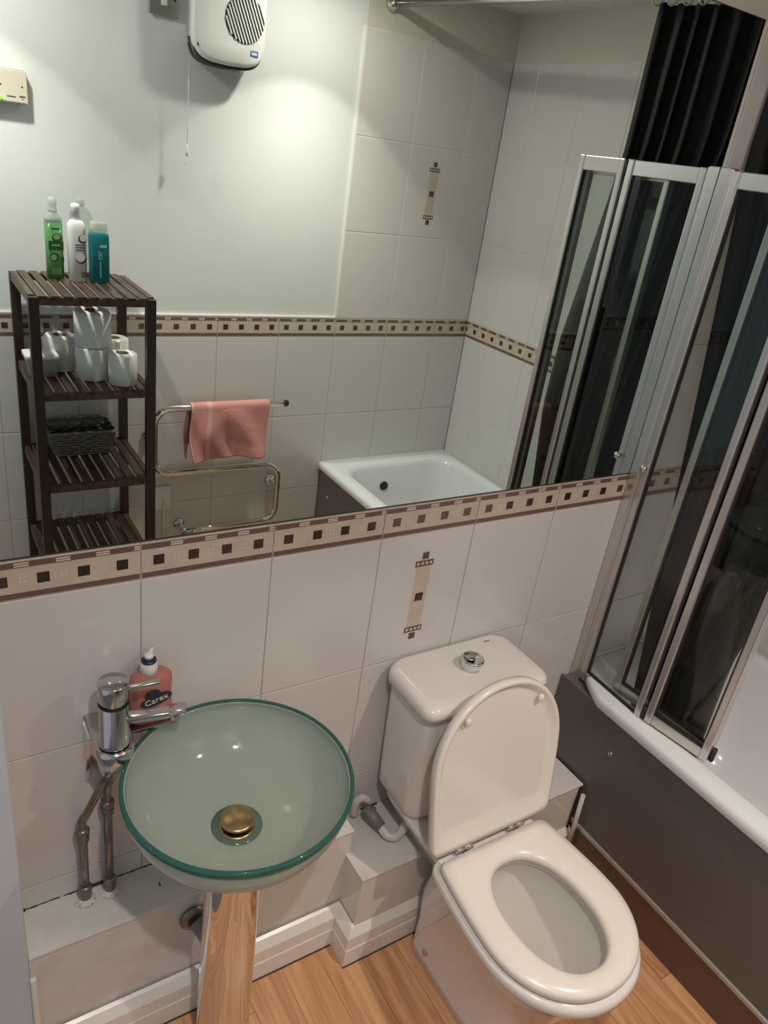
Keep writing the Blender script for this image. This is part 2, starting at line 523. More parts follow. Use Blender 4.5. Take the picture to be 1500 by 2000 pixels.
def feature(mb, F, u, z0, flip=1):
    # tall inlaid motif in the middle of one tile: z0 = course bottom
    c = z0+TH/2
    mb.mi = 2; prism(mb, F, u-.020, u+.020, c-.082, c+.082, -0.001, 0.0005)
    mb.mi = 3
    for s in (-1, 1): prism(mb, F, u-.0245, u+.0245, c+s*.0885-.0075, c+s*.0885+.0075, -0.001, 0.0007)
    mb.mi = 5
    for s in (-1, 1):
        for k in (-1.5, -.5, .5, 1.5): prism(mb, F, u+k*.0115-.003, u+k*.0115+.003, c+s*.0885-.003, c+s*.0885+.003, 0, 0.001)
    mb.mi = 4
    for s, q in ((-1,.0085), (1,.0085)): prism(mb, F, u-q, u+q, c+s*.108-q, c+s*.108+q, -0.001, 0.0008)
    prism(mb, F, u-.0105, u+.0105, c-.0105, c+.0105, 0, 0.001)

# front wall (the one with the mirror)
F = make_map('front')
mb = MB()
mb.mi = 9; mb.box((XL-0.12, 0.006, 0), (XR+0.1, 0.1, CEIL))
jf = [k*TW for k in range(-4, 7)]
MX0, MX1, MZ0, MZ1 = XL+0.002, 0.742, BZ+HB+0.001, 2.160
rows = [BZ-2*TH, BZ-TH, BZ]
mb.mi = 1; prism(mb, F, XL-0.1, XR, 0.0, BZ+HB, -0.0062, -0.0022)
tile_area(mb, F, XL-0.1, XR, jf, 0.0, BZ, rows)
border(mb, F, XL-0.1, XR, jf, BZ)
mb.mi = 1; prism(mb, F, 0.760, XR, BZ+HB, 2.205, -0.0062, -0.0022)
tile_area(mb, F, 0.757, XR, jf, BZ+HB, 2.205, [BZ+HB+TH, BZ+HB+2*TH])
mb.mi = 7; prism(mb, F, MX1+0.001, 0.757, BZ+HB, MZ1, -0.006, -0.001, 0.002)   # pale edge strip beside the mirror
feature(mb, F, 0.125, BZ-TH)
wall_front = struct(mb, 'wall_front', TILE_MATS, 'cream tiled wall with patterned border under the mirror')

# back wall (seen in the mirror)
F = make_map('back')
mb = MB()
mb.mi = 6; mb.box((-1.6, -W-0.1, 0), (XR+0.1, -W-0.006, CEIL))
jb = [0.9577+k*TW for k in range(-9, 4)]
XE = 0.7077
zb = BZ+DZ
rb = [zb-3*TH, zb-2*TH, zb-TH]
mb.mi = 1; prism(mb, F, -1.6, XR, 0, zb+HB, -0.0062, -0.0018)
mb.mi = 8; prism(mb, F, XE, XR, zb+HB, 2.205, -0.0062, -0.0014)
tile_area(mb, F, -1.6, XR, jb, 0, zb, rb)
border(mb, F, -1.6, XR, jb, zb)
tile_area(mb, F, XE, XR, jb, zb+HB, 2.205, [zb+HB+TH, zb+HB+2*TH])
mb.mi = 8; prism(mb, F, -1.6, XE, zb+HB, zb+HB+0.006, -0.006, 0.0015)
prism(mb, F, XE-0.007, XE, zb+HB, 2.205, -0.006, 0.002)
mb.mi = 9; prism(mb, F, XE, XR, 2.205, CEIL, -0.0065, -0.004)
feature(mb, F, 0.9577+TW/2, zb+HB+TH)
struct(mb, 'wall_back', TILE_MATS, 'half tiled wall with patterned border, seen in the mirror')

# right wall
F = make_map('right')
mb = MB()
mb.mi = 9; mb.box((XR+0.006, -W-0.1, 0), (XR+0.1, 0.1, CEIL))
jr = [-W+0.1584+k*TW for k in range(0, 7)]
mb.mi = 8; prism(mb, F, -W, 0, 0, 2.205, -0.0062, -0.0018)
tile_area(mb, F, -W, 0, jr, 0, zb, rb)
border(mb, F, -W, 0, jr, zb)
tile_area(mb, F, -W, 0, jr, zb+HB, 2.205, [zb+HB+TH, zb+HB+2*TH])
struct(mb, 'wall_right', TILE_MATS, 'white tiled wall along the bath')

# left wall: short return beside the doorway the picture is taken from
mb = MB()
mb.box((XL-0.10, -0.106, 0), (XL, 0.006, CEIL), 0.002, 1)
mb.box((XL-0.10, -W-0.006, 0), (XL, -1.40, CEIL), 0.002, 1)
mb.box((XL-0.10, -1.40, 2.10), (XL, -0.106, CEIL))
struct(mb, 'wall_left', [M_door], 'pale blue-grey return wall beside the doorway')
mb = MB(); mb.box((XL-0.002, -0.116, 0), (XL+0.010, -0.106, 0.30), 0.002, 1)
struct(mb, 'trim_3', [M_white], 'white door lining strip')

# pipe boxing along the front wall (structure): tall ledge left, lower step right
L1Y, L1Z, L2Y, L2Z, LX = -0.110, 0.360, -0.188, 0.280, -0.028
mb = MB()
mb.mi = 0; mb.box((XL, L1Y+0.004, 0), (LX-0.003, 0, L1Z-0.006))
mb.box((XL, L1Y, L1Z-0.008), (LX, -0.0, L1Z), 0.002, 2)
mb.mi = 1
x = XL+.004
while x < -0.33:
    w_ = random.uniform(.003, .010); q = random.uniform(.0004, .0026)
    if random.random() < .93: mb.box((x, -q-.0006, L1Z), (x+w_, 0.001, L1Z+random.uniform(.0004,.0016)))
    x += w_*.98
mb.box((XL+.002, -.006, L1Z), (XL+.010, .001, L1Z+.004), .001, 1)
mb.box((-0.605, -0.006, L1Z), (-0.565, 0.001, L1Z+.004), .001, 1)
mb.box((-0.480, -0.062, L1Z), (-0.477, -0.052, L1Z+.0004))
struct(mb, 'trim_1', [M_ledge, M_dirt], 'white boxed-in ledge below the basin')
mb = MB()
mb.mi = 0; mb.box((LX-0.010, L2Y+0.003, 0), (0.696, 0, L2Z-0.006))
mb.box((LX-0.012, L2Y, L2Z-0.008), (0.696, 0, L2Z), 0.002, 2)
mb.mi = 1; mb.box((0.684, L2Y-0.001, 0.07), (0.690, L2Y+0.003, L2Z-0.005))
mb.box((0.06, -0.004, L2Z), (0.11, 0.001, L2Z+.003))
struct(mb, 'trim_2', [M_ledge, M_dirt], 'lower white boxed-in step behind the toilet')
# skirting with a bevelled top
def skirt(mb, path, h=0.118, t=0.022):
    """path: list of (x,y) outer-face base line of the wall face; profile extruded outward by t"""
    n = len(path)
    prof = [(0, 0), (t+.004, 0), (t+.003, 0.055), (t+.001, 0.057), (t, h-0.024), (t-.004, h-.018), (t*.35, h-0.004), (0.0, h)]
    rings = []
    for i, (x, y) in enumerate(path):
        def nrm(a, b):
            dx, dy = b[0]-a[0], b[1]-a[1]; l = math.hypot(dx, dy); return (dy/l, -dx/l)
        if i == 0: nx, ny = nrm(path[0], path[1]); k = 1
        elif i == n-1: nx, ny = nrm(path[-2], path[-1]); k = 1
        else:
            a = nrm(path[i-1], path[i]); b = nrm(path[i], path[i+1])
            nx, ny = a[0]+b[0], a[1]+b[1]; l = nx*nx+ny*ny; k = 2/l
        rings.append([(x+nx*k*o, y+ny*k*o, z) for o, z in prof])
    mb.loft(rings, smooth=False)
mb = MB()
skirt(mb, [(XL, L1Y-0.001), (LX-0.012, L1Y-0.001), (LX-0.012, L2Y+0.010), (0.696, L2Y+0.010)])
struct(mb, 'baseboard_front', [M_white], 'white skirting board stepping round the boxing')
mb = MB()
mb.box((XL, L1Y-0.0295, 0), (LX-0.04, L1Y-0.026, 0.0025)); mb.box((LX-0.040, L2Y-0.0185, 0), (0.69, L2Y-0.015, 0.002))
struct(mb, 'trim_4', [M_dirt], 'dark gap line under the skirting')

# ---------------------------------------------------------------- mirror
mt = thing('wall_mirror', 'large frameless wall mirror above the tile border, reflecting the room', 'mirror', ((MX0+MX1)/2, 0, MZ0))
mb = MB(); mb.box((MX0, 0.0055, MZ0), (MX1, -0.0002, MZ1))
finish(mb, 'glass_edge', M_medge, mt)
mb = MB(); mb.face([mb.v((MX0+.002, -0.0005, MZ0+.003)), mb.v((MX1-.002, -0.0005, MZ0+.003)), mb.v((MX1-.002, -0.0005, MZ1-.002)), mb.v((MX0+.002, -0.0005, MZ1-.002))])
finish(mb, 'mirror_face', M_mirror, mt)

# ---------------------------------------------------------------- ceiling downlights
def downlight(x, y, label):
    t = thing('ceiling_downlight', label, 'ceiling light', (x, y, CEIL))
    mb = MB(); mb.lathe((x, y, CEIL), [(0.043, 0), (0.043, -0.003), (0.036, -0.006), (0.030, -0.004), (0.030, 0.0)], 40, cap0=False, cap1=False)
    finish(mb, 'trim_ring', M_chrome, t)
    mb = MB(); mb.lathe((x, y, CEIL), [(0.030, -0.0015), (0.001, -0.0015)], 32, cap0=False, cap1=True)
    finish(mb, 'lens', mat('lamp_lens', (1, .9, .8), .5, emit=(LIGHT_COL, 45)), t)
downlight(*LAMPS[0], 'recessed chrome downlight in the ceiling nearer the bath')
downlight(*LAMPS[1], 'recessed chrome downlight in the ceiling nearer the doorway')

# ---------------------------------------------------------------- bath
BX, RZ = 0.693, 0.565
bt = thing('bathtub', 'white enamel bathtub with dark taupe side panel along the right wall', 'bathtub', (1.04, -W/2, 0))
mb = MB()
X1 = XR-0.001; Y0 = -W+0.001; Y1 = -0.001
def rim(x0, x1, y0, y1, r, z):
    # outer outline with a well rounded corner by the front wall
    out = []
    for cx, cy, a0, q in ((x1-r, y1-r, 0, r), (0, 0, 90, -1), (x0+r, y0+r, 180, r), (x1-r, y0+r, 270, r)):
        for k in range(9):
            t = k/8
            if q < 0:
                w = .010*math.sin(PI*t)
                out.append((x0+.100*(1-t)-w, y1-.150*t+w*.5, z)); continue
            a = math.radians(a0+90*t); out.append((cx+q*math.cos(a), cy+q*math.sin(a), z))
    return out
ri = lambda ins, z, r: rrect(BX+ins[0], X1-ins[1], Y0+ins[2], Y1-ins[3], r, z, 8)
rings = [rim(BX+.004, X1, Y0, Y1, .004, RZ-.034), rim(BX, X1, Y0, Y1, .006, RZ-.028), rim(BX, X1, Y0, Y1, .008, RZ-.008), rim(BX+.007, X1-.004, Y0+.004, Y1-.004, .008, RZ),
         ri((.062,.045,.080,.085), RZ, .10), ri((.070,.053,.088,.093), RZ-.004, .105), ri((.078,.061,.098,.103), RZ-.022, .11), ri((.092,.075,.115,.125), RZ-.15, .12),
         ri((.105,.098,.150,.165), RZ-.30, .13), ri((.135,.128,.185,.205), RZ-.365, .13), ri((.19,.18,.25,.27), RZ-.385, .10)]
mb.loft(rings, cap0=False, cap1=True)
finish(mb, 'tub', M_bath, bt)
mb = MB(); mb.box((0.703, Y0, 0.140), (0.711, Y1, RZ-0.030), .001, 1)
mb.loft([[(.706, -.001, z), (.796, -.001, z), (.706, -.160, z)] for z in (.516, .526)], smooth=False)
pn = finish(mb, 'side_panel', M_panel, bt)
mb = MB(); mb.box((0.700, Y0, 0.0), (0.709, Y1, 0.128), .001, 1); finish(mb, 'plinth', M_plinth, bt)
mb = MB(); mb.box((0.697, Y0, 0.127), (0.711, Y1, 0.141), .002, 2); finish(mb, 'silver_strip', M_strip, bt)
for yy, zz in ((-0.231, .43), (-W+0.10, .43), (-0.80, .43)):
    mb = MB(); mb.lathe((0.7030, yy, zz), [(0.0075, 0), (0.0075, -0.002), (0.005, -0.0045), (0.001, -0.005)], 20, 'X'); finish(mb, 'screw_cap', M_chrome, pn)
mb = MB(); mb.lathe((0.985, -W+0.108, 0.460), [(0.021, 0), (0.021, 0.006), (0.014, 0.009), (0.001, 0.009)], 24, 'Y'); finish(mb, 'overflow', M_black, bt)
mb = MB(); mb.box((0.80, -0.006, RZ), (1.37, -0.001, RZ+0.006), .001, 1); finish(mb, 'sealant', M_grout_w, bt)

# white corner bead standing between the step and the bath panel
mb = MB(); mb.tube([(0.683, -0.212, 0.060), (0.681, -0.207, 0.262)], 0.0065, 12)
tag(finish(mb, 'corner_trim', M_pvc), 'white plastic corner bead leaning between the step and the bath panel', 'trim')

# ---------------------------------------------------------------- folding shower screen
ss = thing('shower_screen', 'folding glass shower screen with satin aluminium frames on the bath rim', 'shower screen', (0.745, 0, RZ))
ZB, ZT = RZ+0.004, 1.885
def bar(mb, a, b, z0, z1, wd, bev=.002):
    """upright or rail box along plan segment a-b"""
    a, b = Vector((*a, 0)), Vector((*b, 0)); d = (b-a); L = d.length; d.normalize()
    M = Matrix.Translation((a.x, a.y, 0)) @ Matrix.Rotation(math.atan2(d.y, d.x), 4, 'Z')
    mb.box((0, -wd/2, z0), (L, wd/2, z1), bev, 2, M)
mb = MB(); mb.box((0.738, -0.028, 0.512), (0.766, -0.001, ZT+0.004), .002, 2)
mb.box((0.740, -0.034, 0.514), (0.748, -0.026, ZT+.002), .001, 1)
finish(mb, 'wall_channel', M_alu, ss)
def pt(a, b, t): return (a[0]+(b[0]-a[0])*t, a[1]+(b[1]-a[1])*t)
def screen_panel(a, b, zt=ZT, zb=ZB):
    L = math.hypot(b[0]-a[0], b[1]-a[1]); e = 0.019/L
    root = MB()
    bar(root, pt(a, b, e*.6), pt(a, b, 1-e*.6), zb+.028, zt-.03, 0.005, 0)
    g = finish(root, 'glass_panel', M_glass, ss)
    for t0, t1 in ((0, e), (1-e, 1)):
        m_ = MB(); bar(m_, pt(a, b, t0), pt(a, b, t1), zb, zt, 0.021, .003); finish(m_, 'stile', M_alu, g)
    for z0, z1 in ((zt-.036, zt-.001), (zb+.001, zb+.030)):
        m_ = MB(); bar(m_, pt(a, b, e), pt(a, b, 1-e), z0, z1, 0.017, .002); finish(m_, 'rail', M_alu, g)
    m_ = MB()
    for t0, t1 in ((e, e+.004/L), (1-e-.004/L, 1-e)): bar(m_, pt(a, b, t0), pt(a, b, t1), zb+.028, zt-.034, 0.010, 0)
    bar(m_, pt(a, b, e), pt(a, b, 1-e), zb+.029, zb+.033, 0.012, 0)
    finish(m_, 'seal', M_seal, g)
    m_ = MB(); bar(m_, pt(a, b, .02), pt(a, b, .98), zb-.004, zb+.001, 0.010, 0); finish(m_, 'bottom_seal', M_rust, g)
    return g
PA, PB, PC, PD = (0.750, -0.034), (0.742, -0.256), (0.769, -0.444), (0.766, -0.138)
screen_panel(PA, PB, ZT, ZB-.034)
screen_panel((PB[0]+.002, PB[1]-.012), PC)
screen_panel((PC[0]+.020, PC[1]+.004), PD, ZT-.006)
for x, y in ((PB[0]-.002, PB[1]-.006), (PC[0]+.010, PC[1]-.004)):
    for z0, z1 in ((ZB+.002, ZB+.04), (ZT-.04, ZT-.004)):
        mb = MB(); mb.lathe((x, y, z0), [(.006, 0), (.006, z1-z0)], 16); finish(mb, 'hinge', M_seal, ss)
mb = MB(); mb.lathe((0.742, -0.045, 1.20), [(.004, 0), (.004, -.010), (.009, -.012), (.009, -.018), (.002, -.02)], 18, 'X'); finish(mb, 'knob', M_chrome2, ss)

# ---------------------------------------------------------------- curtain rail, rings, curtain
RX, RZ0, RZ1 = 0.80, 2.290, 2.228
rt = thing('curtain_rail', 'chrome shower curtain rail over the bath', 'curtain rail', (RX, -W/2, 2.2))
mb = MB(); mb.tube([(RX, -W+.004, RZ0), (RX, -0.004, RZ1)], 0.0125, 20); finish(mb, 'rail_tube', M_chrome, rt)
for yy, zz, s in ((-W, RZ0, 1), (0, RZ1, -1)):
    mb = MB(); mb.lathe((RX, yy, zz), [(0.026, s*0.0), (0.026, s*0.006), (0.018, s*0.012), (0.017, s*0.028), (0.0126, s*.030)], 28, 'Y'); finish(mb, 'end_flange', M_chrome, rt)
def rail_z(y): return RZ1+(RZ0-RZ1)*(-y/W)
YC0, YC1 = -0.016, -0.375
def curt_low(z): return 0.065*max(0, min(1, (1.9-z)/0.5))*(1 if z > 1.2 else max(0, 1-(1.2-z)/0.4))
def curtain_xy(s, z):
    # s in 0..1 along the cloth, folds tighten towards the top
    top = (z-0.40)/1.75
    y0 = YC0-0.20*max(0, (1.95-z)/1.55); y1 = YC1-curt_low(z)
    y = y0+(y1-y0)*s
    amp = 0.022+0.020*(1-top)
    ph = 2*PI*6.5*s
    x = 0.834-amp*math.cos(ph)+0.006*math.sin(3.1*z+9*s)+0.004*math.sin(ph*2.3+z*2)
    y += 0.012*math.sin(ph*2+1.3)+0.010*math.sin(2.2*z+5*s)*(1-top)
    return max(x, 0.803), min(y, -0.010)
mb = MB()
NS, NZ = 150, 40
grid = []
for i in range(NS+1):
    col = []
    for k in range(NZ+1):
        s = i/NS
        yb = YC0+(YC1-YC0)*s
        zt = rail_z(yb)-0.018
        z = 0.40+(zt-0.40)*k/NZ
        x, y = curtain_xy(s, z)
        col.append(mb.v((x, y, z)))
    grid.append(col)
mb.sm = True
for i in range(NS):
    for k in range(NZ): mb.face([grid[i][k], grid[i+1][k], grid[i+1][k+1], grid[i][k+1]])
ct = finish(mb, 'shower_curtain', [M_curt], None, False)
sd = ct.modifiers.new('thick', 'SOLIDIFY'); sd.thickness = 0.0012; sd.offset = 0
tag(ct, 'near-black fabric shower curtain bunched behind the folding screen', 'shower curtain')
# pale piping along some folds and the eyelets
for s in (0.055, 0.36, 0.52, 0.985):
    m_ = MB(); pts = []
    for k in range(36):
        z = 0.42+(2.16-0.42)*k/35; x, y = curtain_xy(s, z); pts.append((x-.0015, y, z))
    m_.tube(pts, 0.0024, 6); finish(m_, 'hem_piping', M_hem, ct)
m_ = MB(); x, y = curtain_xy(0.10, 2.02); m_.lathe((x-.001, y, 2.02), [(.006, 0), (.006, -.004), (.001, -.006)], 14, 'X'); finish(m_, 'stud', M_chrome2, ct)
proto = None
for i in range(8):
    s = (i+.5)/8; yy = YC0+(YC1-YC0)*s
    zz = rail_z(yy)
    if proto is None:
        m_ = MB()
        pts = [Vector((RX+.019*math.sin(a), yy, zz-.006+.021*math.cos(a))) for a in [2*PI*k/24 for k in range(25)]]
        m_.tube(pts, 0.0022, 8, cap=False)
        proto = finish(m_, 'curtain_ring', M_plast, None, origin=(RX, yy, zz)); p0 = (yy, zz)
        o = proto
    else:
        o = proto.copy(); COL.objects.link(o); o.location = (RX, yy, zz)
    tag(o, 'white plastic curtain ring on the shower curtain rail', 'curtain ring', 'curtain rings on the chrome rail')

# ---------------------------------------------------------------- toilet
TX = 0.232
tl = thing('toilet', 'white close-coupled toilet with its lid up beside the bath', 'toilet', (TX, -0.36, 0))
def ring2(o2, z, dx=TX): return [(dx+x, y, z) for x, y in o2]
N = 80
mb = MB()
rings = [ring2(dshape(.118,.120,-.225,-.42,-.585,.02,N),0.001), ring2(dshape(.116,.118,-.225,-.42,-.580,.02,N),.03), ring2(dshape(.118,.122,-.225,-.42,-.590,.03,N),.12),
         ring2(dshape(.128,.140,-.225,-.44,-.630,.035,N),.22), ring2(dshape(.145,.163,-.25,-.46,-.668,.04,N),.30), ring2(dshape(.160,.176,-.27,-.505,-.690,.04,N),.345),
         ring2(dshape(.164,.181,-.276,-.51,-.700,.04,N),.357), ring2(dshape(.168,.186,-.276,-.51,-.706,.036,N),.365), ring2(dshape(.168,.186,-.276,-.51,-.706,.036,N),.378), ring2(dshape(.163,.181,-.281,-.51,-.700,.034,N),.386),
         ring2(oval(.114,-.350,-.660,N),.386), ring2(oval(.112,-.353,-.657,N),.378), ring2(oval(.128,-.338,-.672,N),.350),
         ring2(oval(.112,-.345,-.645,N),.30), ring2(oval(.080,-.355,-.590,N),.235), ring2(oval(.054,-.365,-.525,N),.185), ring2(oval(.035,-.375,-.49,N),.12)]
mb.loft(rings, cap0=True, cap1=True)
# neck carrying the cistern
nk = [rrect(TX-.10, TX+.10, -.30, -.055, .03, .286), rrect(TX-.118, TX+.118, -.31, -.045, .03, .33), rrect(TX-.140, TX+.140, -.315, -.04, .03, .372), rrect(TX-.145, TX+.145, -.315, -.04, .03, .388), rrect(TX-.14, TX+.14, -.31, -.045, .028, .392)]
mb.loft(nk)
pan = finish(mb, 'pan', M_cer, tl)
M_water = mat('still_water', (0.46, 0.47, 0.44), 0.02, spec=0.6)
mb = MB(); mb.loft([ring2(oval(.045,-.370,-.508,N),.158), ring2(oval(.046,-.369,-.510,N),.160)]); finish(mb, 'water', M_water, pan)
mb = MB(); mb.lathe((TX-.1185, -.290, .055), [(.009, 0), (.009, -.002), (.006, -.004), (.001, -.0045)], 18, 'X'); finish(mb, 'fixing_cap', M_chrome, pan)
# seat ring
mb = MB()
so = lambda d, z: ring2(dshape(.160-d,.178-d,-.302-d,-.515,-.692+d,.020,N), z)
sn = lambda d, z: ring2(oval(.100+d,-.362+d,-.643-d,N), z, TX-.006)
R = [so(.004,.390), so(0,.394), so(0,.404), so(.004,.411), so(.020,.4145), sn(.016,.4145), sn(.006,.412), sn(0,.404), sn(0,.394), sn(.003,.390)]
R.append(R[0])
mb.loft(R, cap0=False, cap1=False)
finish(mb, 'seat', M_seat, tl)
# lid, raised and leaning on the cistern
th = math.atan2(0.068, 0.388)
LM = Matrix.Translation((TX-.003, -.292, .424)) @ Matrix.Rotation(-th, 4, 'X')
def lidring(d, w, bot=0.0):
    out = []
    for x, v in dshape(.176-d, .183-d, 0.004+bot, .205, .400-d, .010, N):
        out.append(LM @ Vector((x, -w, v)))
    return out
mb = MB()
mb.loft([lidring(.006,-.012), lidring(0,-.009), lidring(0,.006), lidring(.002,.010), lidring(.008,.012), lidring(.013,.009,.014), lidring(.020,-.001,.040), lidring(.030,-.003,.055)], cap0=True, cap1=True)
lid = finish(mb, 'lid', M_seat, tl)
for s in (-1, 1):
    mb = MB(); c = LM @ Vector((s*.106, -.010, .332)); mb.sphere(c, .008, 1, .9, 1.25)
    finish(mb, 'bumper', M_plast, lid)
for s in (-1, 1):
    c = TX+s*.078
    mb = MB(); mb.lathe((c-.024, -.293, .409), [(.006, 0), (.0075, .001), (.0075, .020), (.006, .021), (.006, .026), (.0075, .027), (.0075, .046), (.006, .048)], 18, 'X')
    mb.box((c-.008, -.312, .391), (c+.008, -.285, .400), .002, 2)
    finish(mb, 'hinge', M_chrome2, tl)
# cistern
CX = 0.237
mb = MB()
cr = lambda hw, y0, z, r: rrect(CX-hw, CX+hw, y0, -.008, r, z, 8)
mb.loft([cr(.135,-.150,.392,.03), cr(.153,-.172,.398,.035), cr(.160,-.180,.412,.04), cr(.162,-.181,.45,.04), cr(.164,-.176,.60,.032), cr(.166,-.178,.712,.028), cr(.164,-.176,.720,.026)])
cis = finish(mb, 'cistern', M_cer, tl)
mb = MB()
mb.loft([cr(.172,-.186,.719,.028), cr(.181,-.196,.723,.032), cr(.182,-.198,.740,.032), cr(.178,-.193,.751,.030), cr(.168,-.183,.757,.028), cr(.150,-.165,.7585,.024)])
cl = finish(mb, 'cistern_lid', M_cer, cis)
mb = MB(); mb.box((CX+.10, -.028, .7582), (CX+.118, -.024, .7590)); finish(mb, 'maker_mark', M_grey_pl, cl)
mb = MB(); mb.lathe((.240, -.098, .757), [(.022, 0), (.024, .012), (.0265, .020), (.027, .0215)], 32); finish(mb, 'button_collar', M_plast, cl)
mb = MB(); mb.lathe((.240, -.098, .7785), [(.0275, 0), (.0285, .002), (.0285, .006), (.026, .009), (.0225, .009), (.022, .0075), (.001, .0085)], 36)
bt_ = finish(mb, 'flush_button', M_chrome2, cl)
mb = MB(); mb.lathe((.234, -.096, .787), [(.012, 0), (.011, .003), (.001, .004)], 20); finish(mb, 'half_flush_button', M_chrome, bt_)

# feed and elbow pipes left of the pan
fp = thing('toilet_feed_pipe', 'white plastic elbow pipe with a dark valve beside the toilet cistern', 'pipe', (0.06, -.08, L2Z))
mb = MB(); mb.tube([(.030, -.018, L2Z+.014), (.030, -.018, L2Z+.055), (.045, -.022, L2Z+.070), (.060, -.030, L2Z+.062)], .0105, 14, sub=4); finish(mb, 'riser', M_pvc, fp)
mb = MB(); mb.tube([(.046, -.040, L2Z+.052), (.056, -.066, L2Z+.040), (.066, -.092, L2Z+.028)], [.012, .016, .013], 14); mb.lathe((.052, -.052, L2Z+.045), [(.017, -.006), (.017, .010), (.01, .012)], 8); finish(mb, 'valve', M_grey_pl, fp)
mb = MB(); mb.tube([(.066, -.090, L2Z+.028), (.072, -.112, L2Z+.019), (.090, -.124, L2Z+.017), (.112, -.118, L2Z+.020), (.130, -.110, L2Z+.03)], .0115, 14, sub=5); finish(mb, 'elbow', M_pvc, fp)

# ---------------------------------------------------------------- wash basin on chrome pedestal
BCX, BCY, BRZ, BR = -0.390, -0.230, 0.800, 0.2045
wb = thing('wash_basin', 'round frosted green glass basin on a chrome pedestal', 'wash basin', (BCX, BCY, 0))
prof = []
n = 18
def bowl_r(t): return (BR-.006)*math.cos(t)
# outer profile from the foot up, then inner back down
depth = .130
outer = []
for k in range(n+1):
    a = PI/2*(1-k/n)
    r = (BR-.004)*math.cos(a)**0.86 if k else 0.03
    z = BRZ-.012-(depth+.004)*math.sin(a)
    outer.append((max(r, .03), z))
inner = []
for k in range(n, -1, -1):
    a = PI/2*(1-k/n)
    r = (BR-.011)*math.cos(a)**0.86 if k else 0.024
    z = BRZ-.006-(depth-.008)*math.sin(a)
    inner.append((max(r, .024), z))
mb = MB(); mb.lathe((BCX, BCY, 0), outer+[(BR-.0035, BRZ-.006), (BR-.007, BRZ-.004), (BR-.011, BRZ-.0055)]+inner, 80, cap0=True, cap1=True)
bowl = finish(mb, 'glass_bowl', M_gbowl, wb)
mb = MB(); mb.lathe((BCX, BCY, 0), [(BR-.0035, BRZ-.017), (BR-.001, BRZ-.013), (BR, BRZ-.006), (BR-.002, BRZ-.001), (BR-.006, BRZ), (BR-.0075, BRZ-.001), (BR-.0085, BRZ-.003), (BR-.0060, BRZ-.012), (BR-.0035, BRZ-.017)], 80, cap0=False, cap1=False)
finish(mb, 'polished_rim', M_gedge, bowl)
zd = BRZ-.006-(depth-.008)
mb = MB(); mb.lathe((BCX, BCY, zd), [(.034, -.002), (.034, .003), (.030, .005), (.024, .003)], 36); dr = finish(mb, 'drain', M_brass, wb)
mb = MB(); mb.lathe((BCX, BCY, zd), [(.033, .0022), (.047, .0030), (.047, .0020)], 40, cap0=False, cap1=False); finish(mb, 'clear_centre', frosted('dark_green_glass_centre', (0.20, 0.27, 0.23), (0.3, 0.4, 0.35), 0.4, (0.4, 0.55, 0.5), 0.3), bowl)
mb = MB(); mb.lathe((BCX, BCY, zd+.004), [(.012, 0), (.012, .010), (.020, .010)], 24, cap1=False); finish(mb, 'plug_stem', M_black, dr)
mb = MB(); mb.lathe((BCX, BCY, zd+.014), [(.029, 0), (.0315, .0015), (.0315, .004), (.028, .0065), (.001, .0085)], 40); finish(mb, 'plug_cap', M_brass, dr)
mb = MB(); mb.lathe((BCX, BCY, 0), [(.062, .001), (.062, .006), (.0565, .010), (.055, .30), (.0535, .60), (.053, .662)], 56); finish(mb, 'pedestal', M_chrome2, wb)

# waste pipe into the boxing, behind the pedestal
wp = thing('waste_pipe', 'grey waste pipe and flange behind the chrome pedestal', 'pipe', (-.43, L1Y, .28))
mb = MB(); mb.lathe((-.418, L1Y-.001, .288), [(.034, 0), (.034, -.004), (.026, -.012), (.022, -.012)], 30, 'Y'); finish(mb, 'flange', M_pipe, wp)
mb = MB(); mb.tube([(-.418, L1Y-.010, .288), (-.405, L1Y-.040, .272), (-.398, L1Y-.062, .262)], .019, 18, sub=3); finish(mb, 'pipe', M_grey_pl, wp)

# ---------------------------------------------------------------- tap on wall bracket
TPX, TPY, TB = -.572, -.092, .822
tp = thing('basin_tap', 'chrome single lever basin tap on a wall bracket', 'tap', (TPX, TPY, .65))
mb = MB(); mb.lathe((TPX, TPY, TB), [(.026, 0), (.027, .003), (.0255, .008), (.0245, .088), (.0235, .090), (.0235, .092), (.0255, .094), (.0258, .1325), (.0250, .1345), (.001, .1345)], 40)
body = finish(mb, 'body', M_chrome, tp)
mb = MB(); mb.lathe((TPX, TPY, TB+.0892), [(.0262, 0), (.0262, .0028)], 32); finish(mb, 'gap_ring', M_black, body)
def obox(mb, a, b, w, h, bev=.003):
    a, b = Vector(a), Vector(b); d = b-a; L = d.length
    q = d.to_track_quat('X', 'Z').to_matrix().to_4x4()
    mb.box((0, -w/2, -h/2), (L, w/2, h/2), bev, 3, Matrix.Translation(a) @ q)
mb = MB(); obox(mb, (TPX+.012, TPY-.003, .874), (-.482, -.116, .880), .022, .014, .003)
sp = finish(mb, 'spout', M_chrome, tp)
mb = MB(); obox(mb, (-.486, -.110, .879), (-.455, -.125, .888), .028, .008, .003); finish(mb, 'spout_lip', M_chrome, sp)
mb = MB(); obox(mb, (TPX+.018, TPY-.004, .938), (TPX+.076, TPY-.014, .944), .011, .008, .002); finish(mb, 'lever', M_chrome, tp)
